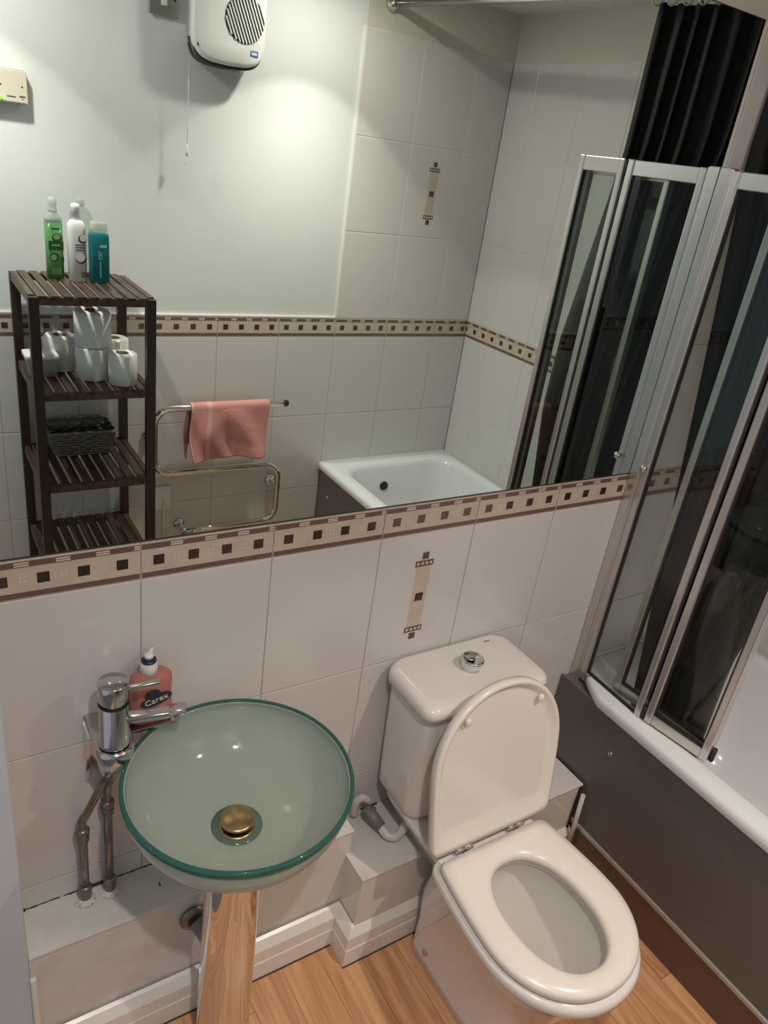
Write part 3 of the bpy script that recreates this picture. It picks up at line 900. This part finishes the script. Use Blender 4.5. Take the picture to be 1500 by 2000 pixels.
# bracket
mb = MB()
def stad(cx, cy, r, y0, x0, x1, z):
    pts = [(x0, y0, z)]
    for k in range(13):
        a = PI+PI*k/12
        pts.append((cx+r*math.cos(a), cy+r*math.sin(a), z))
    pts.append((x1, y0, z))
    return pts
mb.loft([stad(-.573, -.044, .012, -.001, -.592, -.556, .690), stad(-.572, -.066, .021, -.001, -.601, -.545, .735), stad(TPX, TPY, .031, -.001, -.606, -.530, .790), stad(TPX, TPY, .034, -.001, -.606, -.530, .802), stad(TPX, TPY, .034, -.001, -.606, -.530, .814), stad(TPX, TPY, .031, -.001, -.603, -.533, .8205)])
mb.loft([[(-.607, -.003, .655), (-.607, -.020, .715), (-.607, -.045, .800), (-.607, -.001, .806), (-.607, -.001, .655)], [(-.601, -.003, .655), (-.601, -.020, .715), (-.601, -.045, .800), (-.601, -.001, .806), (-.601, -.001, .655)]], smooth=False)
mb.box((-.555, -.060, .797), (-.452, -.001, .804), .002, 2)
finish(mb, 'bracket', M_chrome, tp)

# supply pipes
def supply(x, zj, xt, label):
    t = thing('supply_pipe', label, 'pipe', (x, -.030, L1Z), None)
    mb = MB(); mb.tube([(x, -.030, L1Z+.002), (x, -.030, zj)], .0085, 16); finish(mb, 'lower_pipe', M_pipe, t)
    mb = MB(); mb.tube([(x, -.030, zj), (x, -.031, zj+.035), (x+(xt-x)*.25, -.033, zj+.055), (xt-.004, -.040, .680), (xt, -.045, .704)], .0075, 14, sub=6); finish(mb, 'bent_pipe', M_pipe, t)
    for z in (L1Z+.030, zj-.004):
        mb = MB(); mb.lathe((x, -.030, z), [(.009, -.018), (.0125, -.016), (.0125, -.004), (.0105, -.003)], 8, cap0=True)
        mb.lathe((x, -.030, z), [(.0105, -.003), (.0135, -.001), (.0135, .013), (.009, .017)], 8); finish(mb, 'compression_nut', M_pipe, t)
    mb = MB(); mb.lathe((x, -.030, L1Z), [(.019, .0), (.016, .006), (.0105, .012)], 12)
    for k in range(9):
        a = 2*PI*k/9; mb.sphere((x+.017*math.cos(a)+random.uniform(-.002,.002), -.030+.015*math.sin(a), L1Z+.002), random.uniform(.003,.005), 1, 1, .8, 8)
    finish(mb, 'filler_collar', M_plaster, t)
supply(-.622, .555, -.580, 'tarnished copper supply pipe rising from the ledge, left of two')
supply(-.574, .610, -.566, 'tarnished copper supply pipe rising from the ledge, right of two')

# soap dispenser on the bracket
sx, sy, sz = -.492, -.036, .804
sb = thing('soap_dispenser', 'pink pump bottle of hand soap with a dark oval label behind the tap', 'soap dispenser', (sx, sy, sz))
M_soap = frosted('pink_soap', (0.62, 0.25, 0.22), (0.7, 0.3, 0.27), 0.3, rough=.08)
def sring(hw, hd, z, r): return rrect(sx-hw, sx+hw, sy-hd, sy+hd, r, sz+z, 6)
mb = MB(); mb.loft([sring(.030,.014,0,.012), sring(.037,.018,.006,.016), sring(.039,.0195,.03,.018), sring(.036,.018,.055,.016), sring(.038,.018,.085,.016), sring(.037,.017,.100,.015), sring(.028,.014,.108,.012), sring(.013,.011,.112,.010)])
bot = finish(mb, 'bottle', M_soap, sb)
mb = MB(); mb.lathe((sx-.004, sy, sz+.108), [(.0155, 0), (.0155, .022), (.013, .025), (.013, .026)], 28); pc = finish(mb, 'pump_collar', M_plast, sb)
mb = MB(); mb.lathe((sx-.004, sy, sz+.134), [(.0135, 0), (.0135, .0035), (.001, .004)], 24); finish(mb, 'blue_ring', mat('navy_ring', (.012,.018,.07), .35), pc)
mb = MB(); mb.lathe((sx-.004, sy, sz+.136), [(.0045, 0), (.0045, .006), (.0085, .007), (.0085, .012), (.006, .014), (.001, .0145)], 24)
mb.tube([(sx-.004, sy, sz+.146), (sx+.006, sy+.016, sz+.147), (sx+.008, sy+.022, sz+.144)], .004, 10); finish(mb, 'pump_head', M_plast, pc)
FT = Matrix.Translation((sx+.004, sy-.0196, sz+.058)) @ Matrix.Rotation(math.radians(14), 4, 'Y').inverted() @ Matrix.Rotation(PI/2, 4, 'X')
mb = MB()
t = bmesh.new(); vs = [t.verts.new((0.030*math.cos(2*PI*k/32), .0135*math.sin(2*PI*k/32), 0)) for k in range(32)]; t.faces.new(vs)
vs = [t.verts.new((-.003+.014*math.cos(2*PI*k/24), .015+.010*math.sin(2*PI*k/24), -.0002)) for k in range(24)]; t.faces.new(vs)
mb.merge(t, FT @ Matrix.Translation((0, 0, .0004)))
lb = finish(mb, 'label', mat('navy_label', (.02,.022,.04), .4), bot, recalc=False)
mb = MB(); mb.merge(text_bm('Carex', .0175, FT @ Matrix.Translation((0, -.0005, .001)))); finish(mb, 'brand_lettering', M_label, lb, recalc=False)

# ---------------------------------------------------------------- slatted shelf unit
SX0, SX1, SY0, SY1 = -.492, -.138, -1.523, -1.150
TIERS = [1.334, 1.052, 0.752, 0.448, 0.150]
su = thing('shelf_unit', 'dark slatted wooden shelf unit against the back wall, seen in the mirror', 'shelf unit', ((SX0+SX1)/2, (SY0+SY1)/2, 0))
for x in (SX0, SX1-.028):
    for y in (SY0, SY1-.028):
        mb = MB(); mb.box((x, y, 0), (x+.028, y+.028, TIERS[0]-.004), .0015, 1); finish(mb, 'post', M_woodz, su)
for ti, tz in enumerate(TIERS):
    mb = MB()
    if ti == 0: x0, x1 = SX0, SX1
    else: x0, x1 = SX0+.004, SX1-.004
    mb.box((x0+.026, SY1-.020, tz-.027), (x1-.026, SY1-.002, tz-.004), .001, 1)
    mb.box((x0+.026, SY0+.002, tz-.027), (x1-.026, SY0+.020, tz-.004), .001, 1)
    mb.box((x0+.002, SY0+.02, tz-.027), (x0+.020, SY1-.02, tz+.0), .001, 1)
    mb.box((x1-.020, SY0+.02, tz-.027), (x1-.002, SY1-.02, tz+.0), .001, 1)
    fr = finish(mb, 'shelf_frame', M_wood, su)
    n = 9; a, b = x0+.024, x1-.024; wd = .0255; pitch = (b-a-wd)/(n-1)
    for k in range(n):
        mb = MB(); mb.box((a+k*pitch, SY0+.001, tz-.009), (a+k*pitch+wd, SY1-.001, tz), .0012, 1)
        finish(mb, 'slat', M_wood, fr)

# ---------------------------------------------------------------- bottles on top of the shelf
T0 = TIERS[0]
def rz(x, y, deg): return Matrix.Translation((x, y, 0)) @ Matrix.Rotation(math.radians(deg), 4, 'Z')
def lo(mb, M, rings, **k): mb.loft([[M @ Vector(p) for p in r] for r in rings], **k)
M_gliq = frosted('green_gel', (0.12, 0.30, 0.12), (0.20, 0.44, 0.19), 0.35, rough=.06)
M_tliq = frosted('teal_gel', (0.0, 0.27, 0.33), (0.01, 0.50, 0.58), 0.4, rough=.05)
M_clr = thin_glass('clear_plastic', (0.86, 0.90, 0.87), ior=1.45)
M_clr2 = frosted('clear_plastic_cap', (0.62, 0.66, 0.63), (0.7, 0.74, 0.7), 0.4, (0.9, 0.93, 0.9), 0.35, .1)
M_dgreen = mat('dark_green_print', (0.015, 0.09, 0.02), .4); M_lgreen = mat('lime_print', (0.22, 0.42, 0.12), .4)
M_wbot = mat('white_bottle', (0.76, 0.76, 0.74), .25, coat=.3)
M_brown = mat('coconut_brown', (0.10, 0.055, 0.04), .5)
def patch(mb, M, pts): mb.merge_pts = None; vs = [mb.v(M @ Vector(p)) for p in pts]; return mb.face(vs)
def disc_pts(cx, cz, rx, rz_, y, n=24): return [(cx+rx*math.cos(2*PI*k/n), y, cz+rz_*math.sin(2*PI*k/n)) for k in range(n)]
def rect_pts(x0, x1, z0, z1, y): return [(x0, y, z0), (x1, y, z0), (x1, y, z1), (x0, y, z1)]
def barcode(mb, M, x0, z0, z1, y, n=7, w=.0022):
    for k in range(n): patch(mb, M, rect_pts(x0+k*w*1.7, x0+k*w*1.7+w*random.uniform(.5, 1.1), z0, z1, y))
def rr(hw, hd, r, z): return rrect(-hw, hw, -hd, hd, r, z, 6)

# bottle faces point +Y (towards the mirror)
g = thing('shower_gel_bottle', 'tall green gel bottle with pale cap, left on the shelf top', 'bottle', (-.372, -1.415, T0))
M = rz(-.372, -1.415, -8)
mb = MB(); lo(mb, M, [rr(.022,.014,.012,T0), rr(.025,.017,.014,T0+.004), rr(.025,.017,.014,T0+.165)]); gb = finish(mb, 'liquid_bottle', M_gliq, g)
mb = MB(); lo(mb, M, [rr(.025,.017,.014,T0+.165), rr(.024,.016,.014,T0+.178), rr(.013,.012,.010,T0+.188), rr(.011,.011,.010,T0+.194)]); finish(mb, 'shoulder', M_clr2, g)
mb = MB(); lo(mb, M, [rr(.0125,.0125,.012,T0+.192), rr(.0125,.0125,.012,T0+.200), rr(.0105,.0105,.010,T0+.204), rr(.0125,.0125,.012,T0+.216), rr(.0115,.0115,.011,T0+.232), rr(.005,.005,.0045,T0+.234)]); finish(mb, 'cap', M_clr2, g)
y = .0174
mb = MB(); patch(mb, M, rect_pts(-.022, .022, T0+.086, T0+.112, y)); patch(mb, M, disc_pts(.004, T0+.122, .015, .012, y+.0002)); patch(mb, M, rect_pts(-.012, .012, T0+.146, T0+.149, y)); patch(mb, M, disc_pts(-.006, T0+.066, .014, .013, y+.0001))
patch(mb, M, rect_pts(.012, .022, T0+.05, T0+.066, y+.0002))
lb = finish(mb, 'printed_label', M_dgreen, gb, False)
mb = MB(); patch(mb, M, disc_pts(.003, T0+.124, .010, .008, y+.0005)); finish(mb, 'fruit_print', M_lgreen, lb, False)
mb = MB(); patch(mb, M, disc_pts(-.008, T0+.064, .009, .009, y+.0004)); finish(mb, 'fruit_print', M_lgreen, lb, False)
mb = MB(); barcode(mb, M, -.016, T0+.014, T0+.034, y+.0003, 8); finish(mb, 'barcode', M_lgreen, lb, False)
mb = MB(); patch(mb, M, rect_pts(-.012, .012, T0+.097, T0+.102, y+.0004)); finish(mb, 'name_strip', M_lgreen, lb, False)

g = thing('lotion_bottle', 'white bottle with coconut picture between the green and teal bottles', 'bottle', (-.315, -1.375, T0))
M = rz(-.315, -1.375, -6)
mb = MB(); lo(mb, M, [rr(.024,.018,.016,T0), rr(.027,.020,.018,T0+.004), rr(.027,.020,.018,T0+.150), rr(.026,.019,.018,T0+.166), rr(.019,.016,.015,T0+.178), rr(.010,.010,.009,T0+.182)]); wbt = finish(mb, 'bottle_body', M_wbot, g)
mb = MB(); lo(mb, M, [rr(.0125,.0125,.012,T0+.181), rr(.0125,.0125,.012,T0+.210), rr(.0135,.0135,.013,T0+.213), rr(.0135,.0135,.013,T0+.222), rr(.009,.009,.008,T0+.226)]); finish(mb, 'cap', M_wbot, g)
y = .0204
for cx_, cz_, r_, ex, ez in ((.006, .072, .0165, -.002, .003), (.012, .128, .013, .002, .003)):
    mb = MB(); patch(mb, M, disc_pts(cx_, T0+cz_, r_, r_, y)); lb = finish(mb, 'coconut_print', M_brown, wbt, False)
    mb = MB(); patch(mb, M, disc_pts(cx_+ex, T0+cz_+ez, r_-.0025, r_-.0025, y+.0003)); finish(mb, 'coconut_flesh', M_label, lb, False)
mb = MB()
for z in (.094, .1015, .109): patch(mb, M, rect_pts(-.010, .018, T0+z, T0+z+.0028, y+.0002))
finish(mb, 'printed_text', M_ink, wbt, False)
mb = MB(); barcode(mb, M, .004, T0+.014, T0+.032, y+.0002, 7); finish(mb, 'barcode', M_ink, wbt, False)

g = thing('gel_bottle', 'teal gel bottle with a wide clear cap, right on the shelf top', 'bottle', (-.253, -1.365, T0))
M = rz(-.253, -1.365, -4)
mb = MB(); lo(mb, M, [rr(.026,.015,.006,T0+.002), rr(.028,.018,.008,T0+.006), rr(.028,.018,.008,T0+.138), rr(.026,.017,.008,T0+.148)]); tb = finish(mb, 'liquid_bottle', M_tliq, g)
mb = MB(); lo(mb, M, [rr(.0285,.0185,.008,T0), rr(.0295,.0195,.009,T0+.004), rr(.0295,.0195,.009,T0+.142), rr(.026,.0175,.009,T0+.154), rr(.023,.016,.010,T0+.156)], cap1=False, cap0=False); finish(mb, 'clear_shell', M_clr, tb)
mb = MB(); lo(mb, M, [rr(.024,.0165,.011,T0+.154), rr(.0255,.0175,.012,T0+.157), rr(.0245,.0170,.012,T0+.176), rr(.022,.0155,.011,T0+.180)]); finish(mb, 'cap', M_clr2, g)
mb = MB(); patch(mb, M, rect_pts(-.002, .018, T0+.108, T0+.116, .0198))
mb.merge(text_bm('GEL', .016, M @ Matrix.Translation((-.002, .0199, T0+.085)) @ Matrix.Rotation(PI/2, 4, 'Y') @ Matrix.Rotation(-PI/2, 4, 'X') @ Matrix.Rotation(PI, 4, 'Z')))
for k in range(8): patch(mb, M, rect_pts(-.0045, .0005, T0+.020+k*.006, T0+.0235+k*.006, .0199))
finish(mb, 'pale_lettering', mat('pale_teal_print', (.25, .55, .55), .4), tb, False)

g = thing('clear_bottle', 'empty clear round-shouldered bottle behind the white bottle', 'bottle', (-.286, -1.448, T0))
M = rz(-.286, -1.448, 0)
mb = MB(); lo(mb, M, [rr(.034,.018,.014,T0+.001), rr(.036,.020,.016,T0+.005), rr(.036,.020,.016,T0+.160), rr(.034,.019,.016,T0+.180), rr(.028,.017,.015,T0+.197), rr(.018,.014,.013,T0+.208), rr(.009,.009,.008,T0+.212)]); finish(mb, 'clear_body', M_clr, g)
mb = MB(); lo(mb, M, [rr(.0115,.0115,.011,T0+.211), rr(.0115,.0115,.011,T0+.232), rr(.009,.009,.008,T0+.234)]); finish(mb, 'cap', M_clr2, g)

# ---------------------------------------------------------------- second tier: rolls and a clear box
T1 = TIERS[1]
def roll(x, y, z, label, r=.047, h=.100, proto=None):
    if proto is not None:
        o = copy_tree(proto, (x-proto.location.x, y-proto.location.y, z-proto.location.z))
        o['label'] = label
        return o
    t = thing('toilet_roll', label, 'toilet roll', (x, y, z), 'toilet rolls on the second shelf')
    mb = MB(); mb.lathe((x, y, z), [(.020, .001), (r-.004, .0005), (r, .003), (r, h-.004), (r-.005, h), (.021, h-.001)], 40, cap0=False, cap1=False)
    mb.box((x-.004, y+r-.0004, z+.004), (x+.010, y+r+.0008, z+h-.004))
    finish(mb, 'paper', M_paper, t)
    mb = MB(); mb.lathe((x, y, z), [(.0205, .001), (.0205, h-.001), (.0195, h-.001), (.0195, .001), (.0205, .001)], 28, cap0=False, cap1=False); finish(mb, 'cardboard_tube', M_card, t)
    return t
r0 = roll(-.222, -1.222, T1, 'slim toilet roll nearest the front of the second shelf')
r0.scale = (0.92, 0.92, 1.0)
r1 = roll(-.296, -1.292, T1, 'toilet roll carrying another roll on top', proto=r0); r1.scale = (1.08, 1.08, 1.02)
r2 = roll(-.292, -1.300, T1+.1025, 'topmost toilet roll, stacked on the one below it', proto=r0); r2.scale = (1.16, 1.16, 1.10)
r3 = roll(-.372, -1.395, T1, 'toilet roll left of the stacked pair, beside the clear box', proto=r0); r3.scale = (1.02, 1.02, 1.12)
r4 = roll(-.205, -1.405, T1, 'toilet roll half hidden at the back right of the second shelf', proto=r0); r4.scale = (1.0, 1.0, 1.0)
g = thing('plastic_box', 'small clear plastic box with pinkish contents left on the second shelf', 'box', (-.440, -1.335, T1))
mb = MB()
bx = (-.487, -.393, -1.375, -1.300)
mb.loft([rrect(bx[0]+.004, bx[1]-.004, bx[2]+.004, bx[3]-.004, .008, T1+.001), rrect(*bx, .009, T1+.06)], cap1=False); finish(mb, 'tub', M_clr2, g)
mb = MB(); mb.loft([rrect(bx[0]+.006, bx[1]-.006, bx[2]+.006, bx[3]-.006, .008, T1+.003), rrect(bx[0]+.005, bx[1]-.005, bx[2]+.005, bx[3]-.005, .009, T1+.035)]); finish(mb, 'contents', mat('pale_pink_contents', (.5, .38, .34), .6), g)
mb = MB(); mb.loft([rrect(bx[0]-.003, bx[1]+.003, bx[2]-.003, bx[3]+.003, .010, T1+.058), rrect(bx[0]-.003, bx[1]+.003, bx[2]-.003, bx[3]+.003, .010, T1+.070), rrect(bx[0]+.004, bx[1]-.004, bx[2]+.004, bx[3]-.004, .008, T1+.072)]); finish(mb, 'box_lid', M_plast, g)

# ---------------------------------------------------------------- woven basket with dark bottles
T2 = TIERS[2]
bk = thing('woven_basket', 'grey woven basket lined in dark plastic on the third shelf', 'basket', (-.318, -1.432, T2))
cx, cy = -.318, -1.432
mb = MB()
levels = 9
def brk(t): return (.086+.022*t, .056+.020*t)
for k in range(levels):
    t = k/(levels-1); hw, hd = brk(t); z = T2+.006+.082*t
    pts = []
    nseg = 60
    base = resample(rrect(cx-hw, cx+hw, cy-hd, cy+hd, .014, z, 4), nseg)
    for i, p in enumerate(base):
        c = Vector((cx, cy, z)); d = (p-c).normalized()
        pts.append(p + d*(.0036 if (i//2+k) % 2 else -.0022))
    pts.append(pts[0])
    mb.tube(pts, .0048 if k < levels-1 else .0055, 6, cap=False)
for i in range(60):
    b0 = resample(rrect(cx-.086, cx+.086, cy-.056, cy+.056, .014, T2+.003, 4), 60)[i]; b1 = resample(rrect(cx-.108, cx+.108, cy-.076, cy+.076, .014, T2+.090, 4), 60)[i]
    if i % 2 == 0: mb.tube([b0, b1], .002, 5)
finish(mb, 'woven_side', M_basket, bk)
mb = MB(); mb.loft([rrect(cx-.103, cx+.103, cy-.071, cy+.071, .012, T2+.086), rrect(cx-.082, cx+.082, cy-.052, cy+.052, .012, T2+.006)], cap0=False, cap1=True); finish(mb, 'liner', mat('black_liner', (.012,.012,.012), .25), bk)
proto = None
for i, (dx, dy) in enumerate(((-.045, .012), (-.012, -.018), (.022, .014), (.052, -.016))):
    x, y = cx+dx, cy+dy
    if proto is None:
        t = thing('small_dark_bottle', 'small dark bottle standing in the woven basket', 'bottle', (x, y, T2+.006), 'dark bottles inside the woven basket')
        mb = MB(); mb.lathe((x, y, T2+.006), [(.013, 0), (.0145, .003), (.0145, .045), (.006, .056), (.006, .062)], 20); finish(mb, 'glass_body', mat('dark_bottle', (.015,.018,.018), .08, coat=.5), t)
        mb = MB(); mb.lathe((x, y, T2+.068), [(.008, 0), (.008, .012), (.006, .013)], 16); finish(mb, 'cap', M_black, t)
        proto = t
    else: copy_tree(proto, (x-proto.location.x, y-proto.location.y, 0))

# ---------------------------------------------------------------- heated towel rail and towel
YR = -1.478
tr = thing('towel_rail', 'chrome serpentine heated towel rail on the back wall', 'towel rail', (.2, YR, .33))
za, zbm, zc = .866, .605, .345
pts = [(.468, YR, za), (.02, YR, za)]
def arc(cx, cz, r, a0, a1, n=8): return [(cx+r*math.cos(math.radians(a0+(a1-a0)*k/n)), YR, cz+r*math.sin(math.radians(a0+(a1-a0)*k/n))) for k in range(n+1)]
r = .062
path = [(.468, YR, za), (.25, YR, za)] + arc(.015, za-r, r, 90, 180) + arc(.015, zbm+r, r, 180, 270) + [(.2, YR, zbm)] + arc(.405, zbm-r, r, 90, 0) + arc(.405, zc+r, r, 0, -90) + [(.2, YR, zc), (.06, YR, zc)]
mb = MB(); mb.tube(path, .0130, 18); tb_ = finish(mb, 'rail_tube', M_chrome2, tr)
mb = MB(); mb.lathe((.468, YR, za), [(.0125, -.004), (.0132, 0), (.0132, .016), (.010, .020), (.001, .020)], 20, 'X'); finish(mb, 'end_cap', mat('dark_end_cap', (.05,.05,.05), .25, metal=.6), tr)
for x, z in ((-.050, .742), (.467, .500), (.075, .345)):
    mb = MB(); mb.lathe((x, -W+.001, z), [(.024, 0), (.024, .006), (.017, .012), (.0085, .016), (.0085, W+YR-.004)], 26, 'Y', cap1=True); mb.lathe((x, YR-.010, z), [(.015, 0), (.0155, .004), (.0155, .014), (.012, .018)], 20, 'Y'); finish(mb, 'wall_bracket', M_chrome2, tr)

# towel
def towel():
    mb = MB()
    X0, X1, nx, ns = .086, .402, 90, 64
    rad = .0175
    front, back = .212, .150
    tot = front+PI*rad+back
    G = []
    for i in range(nx+1):
        u = i/nx; x = X0+(X1-X0)*u
        col = []
        for k in range(ns+1):
            s = tot*k/ns
            f_ = front*(1-.02*u+.012*math.sin(u*9))
            if s < front:
                t = 1-s/front
                fold = .016*math.exp(-((u-.55-.25*t)**2)*60)*math.sin(PI*min(t*1.3,1))+.010*math.exp(-((u-.78-.1*t)**2)*90)*t
                y = YR+rad; z = za-f_*t
                y += fold+.012*t*math.sin(6*u+2.2*t)+.009*math.sin(14*u-5*t)*t+.014*t*math.exp(-((u-.45+.5*t)**2)*40)
                y = max(y, YR+.006)
                dx = .014*t*math.sin(3+4*t)*(1-u)+.010*t*(u-.5)-.022*t*u
            elif s < front+PI*rad:
                a = (s-front)/rad; y = YR+rad*math.cos(a); z = za+rad*math.sin(a); dx = 0
            else:
                t = (s-front-PI*rad)/back; y = YR-rad-.006*math.sin(7*u)*t; z = za-back*t; dx = -.012*t
            col.append(mb.v((x+dx, y, z)))
        G.append(col)
    mb.sm = True
    for i in range(nx):
        mb.mi = 1 if (i/nx > .19 and i/nx < .245) or i < 2 else 0
        for k in range(ns): mb.face([G[i][k], G[i+1][k], G[i+1][k+1], G[i][k+1]])
    o = finish(mb, 'hand_towel', [M_towel, M_towel2], None, False)
    sdm = o.modifiers.new('thick', 'SOLIDIFY'); sdm.thickness = .006; sdm.offset = 0
    tag(o, 'pink terry hand towel hanging over the chrome towel rail', 'towel')
    mb = MB()
    for j, (dx, ww) in enumerate(((0, .006), (.006, .010), (.010, .007))):
        G = []
        for k in range(20):
            t = k/19; z = za-.004-.200*t
            G.append([mb.v((X0-.004-dx+.006*math.sin(5*t+j), YR-.006+ww*math.cos(a)*1.2, z+.004*math.sin(a))) for a in (0, PI/2, PI, 3*PI/2)])
        for k in range(19):
            for q in range(4): f2 = mb.face([G[k][q], G[k][(q+1) % 4], G[k+1][(q+1) % 4], G[k+1][q]])
    finish(mb, 'folded_edge', M_towel, o)
towel()

# small wall box with cable under the rail
fb = thing('fused_switch', 'small white switch box with a cable low on the wall behind the towel rail', 'switch', (.005, -W, .44))
mb = MB(); mb.box((-.045, -W+.001, .425), (.035, -W+.016, .522), .003, 2); bp = finish(mb, 'plate', M_plast, fb)
mb = MB(); mb.lathe((.024, -W+.016, .500), [(.003, 0), (.003, .001)], 12, 'Y'); mb.lathe((-.034, -W+.016, .500), [(.003, 0), (.003, .001)], 12, 'Y'); finish(mb, 'screw', M_dmetal, bp)
mb = MB(); mb.tube([(.005, -W+.018, .470), (.006, -W+.028, .45), (.004, -W+.02, .38), (.012, -W+.012, .30)], .0035, 8, sub=5); finish(mb, 'cable', M_plast, fb)

# ---------------------------------------------------------------- fan heater
ht = thing('fan_heater', 'white wall-mounted fan heater with round grille, seen in the mirror', 'heater', (.165, -W, 2.0))
HX, HZ = .177, 2.165
def hring(d, y, dz=0, k=1.0):
    out = []
    n = 72
    for i in range(n):
        a = 2*PI*i/n
        c, s_ = math.cos(a), math.sin(a)
        e = 2/5.5
        hw = .121 - d
        hh = .165 - d
        x = hw*(abs(c)**e)*(1 if c > 0 else -1); z = hh*(abs(s_)**e)*(1 if s_ > 0 else -1)
        x *= 1-.10*(z/hh+1)/2 if False else 1
        z -= .012*(1-(x/hw)**2) if s_ < 0 else 0
        out.append((HX+x*k, -W+y, HZ+z+dz))
    return out
mb = MB(); mb.loft([hring(.016, .001), hring(.010, .030), hring(.004, .055), hring(.002, .058)], cap0=True, cap1=True); hb = finish(mb, 'back_shell', M_plast, ht)
mb = MB(); mb.loft([hring(.010, .055, .008), hring(.001, .060, .010), hring(0, .075, .008), hring(.004, .086, .007), hring(.014, .092, .008), hring(.05, .096, .009)]); hc = finish(mb, 'front_cover', M_plast, ht)
mb = MB()
ring_o = hring(.006, .014)[41:68]; ring_i = hring(.004, .078)[41:68]
mb.loft([[(x, y, z-.005) for x, y, z in ring_o], [(x, y, z-.003) for x, y, z in ring_i], [(x, y, z+.012) for x, y, z in ring_i], [(x, y, z+.012) for x, y, z in ring_o]], cap0=False, cap1=False, closed=False, smooth=False); finish(mb, 'outlet_grille', M_shad, ht)
gx, gz, gr = .220, 2.128, .064
mb = MB(); mb.lathe((gx, -W+.094, gz), [(gr, 0), (gr, .0035), (.001, .0035)], 48, 'Y'); gd = finish(mb, 'intake', M_shad, hc)
mb = MB()
R_ = Matrix.Translation((gx, -W+.0975, gz)) @ Matrix.Rotation(math.radians(-24), 4, 'Y')
k = -gr+.005
while k < gr-.002:
    L = math.sqrt(max(gr*gr-k*k, 0))
    mb.box((k, 0, -L), (k+.0042, .003, L), 0, 1, R_); k += .0098
finish(mb, 'grille_bars', M_plast, gd)
mb = MB(); mb.lathe((.078, -W+.086, 2.040), [(.006, 0), (.006, .004), (.001, .004)], 18, 'Y'); finish(mb, 'indicator_hole', M_black, hc)
mb = MB(); mb.box((.243, -W+.090, 2.034), (.270, -W+.0945, 2.050), .0005, 1); bd = finish(mb, 'badge', M_blue, hc)
mb = MB(); mb.box((.247, -W+.094, 2.038), (.266, -W+.0952, 2.046)); finish(mb, 'badge_lettering', M_pale, bd)
mb = MB(); pts = [(.062, -W+.045, 2.01), (.063, -W+.046, 1.86), (.062, -W+.045, 1.755)]; mb.tube(pts, .0009, 6)
mb.tube([(.058, -W+.045, 1.798), (.064, -W+.047, 1.803), (.067, -W+.045, 1.808)], .0012, 6)
pl = finish(mb, 'pull_cord', M_plast, ht)
mb = MB(); mb.lathe((.062, -W+.045, 1.722), [(.004, 0), (.006, .010), (.003, .028), (.0015, .036)], 12); mb.tube([(.062, -W+.045, 1.722), (.059, -W+.044, 1.705), (.056, -W+.045, 1.695)], .0009, 6); finish(mb, 'cord_toggle', M_plast, pl)

# metal switch plate above left of the heater
sw = thing('wall_switch', 'steel-plated wall switch with white rocker beside the fan heater', 'switch', (.0, -W, 2.10))
mb = MB(); mb.box((-.050, -W+.001, 2.100), (.042, -W+.009, 2.190), .003, 2); sp_ = finish(mb, 'plate', M_dmetal, sw)
mb = MB(); mb.box((-.014, -W+.008, 2.126), (.004, -W+.014, 2.160), .002, 2); finish(mb, 'rocker', M_plast, sp_)
mb = MB(); mb.lathe((.028, -W+.009, 2.145), [(.0035, 0), (.0035, .001)], 12, 'Y'); finish(mb, 'screw', M_black, sp_)

# humidity sensor box at the left
sn_ = thing('sensor_box', 'cream plastic sensor box with a green light on the back wall', 'sensor', (-.48, -W, 1.80))
yb = -W+.024
mb = MB(); mb.box((-.545, -W+.001, 1.802), (-.404, yb, 1.887), .002, 2); s0 = finish(mb, 'case', M_sensor, sn_)
mb = MB()
for k in range(24):
    x = -.540+k*.0055
    mb.box((x, yb-.004, 1.8865), (x+.0028, yb-.001, 1.8880)); mb.box((x, yb-.010, 1.8012), (x+.0028, yb+.0006, 1.8065))
finish(mb, 'vent_slots', mat('slot_shadow', (.09,.08,.06), .8), s0)
mb = MB()
mb.lathe((-.418, yb, 1.846), [(.0024, 0), (.0024, .0008)], 12, 'Y'); mb.lathe((-.474, yb, 1.846), [(.0024, 0), (.0024, .0008)], 12, 'Y')
mb.box((-.426, yb, 1.819), (-.411, yb+.0006, 1.8225)); mb.box((-.421, yb, 1.8135), (-.415, yb+.0006, 1.815))
mb.box((-.459, yb, 1.817), (-.436, yb+.0006, 1.8195))
finish(mb, 'dark_marking', M_ink, s0)
mb = MB(); mb.sphere((-.474, yb, 1.812), .0045); finish(mb, 'green_light', M_led, s0)
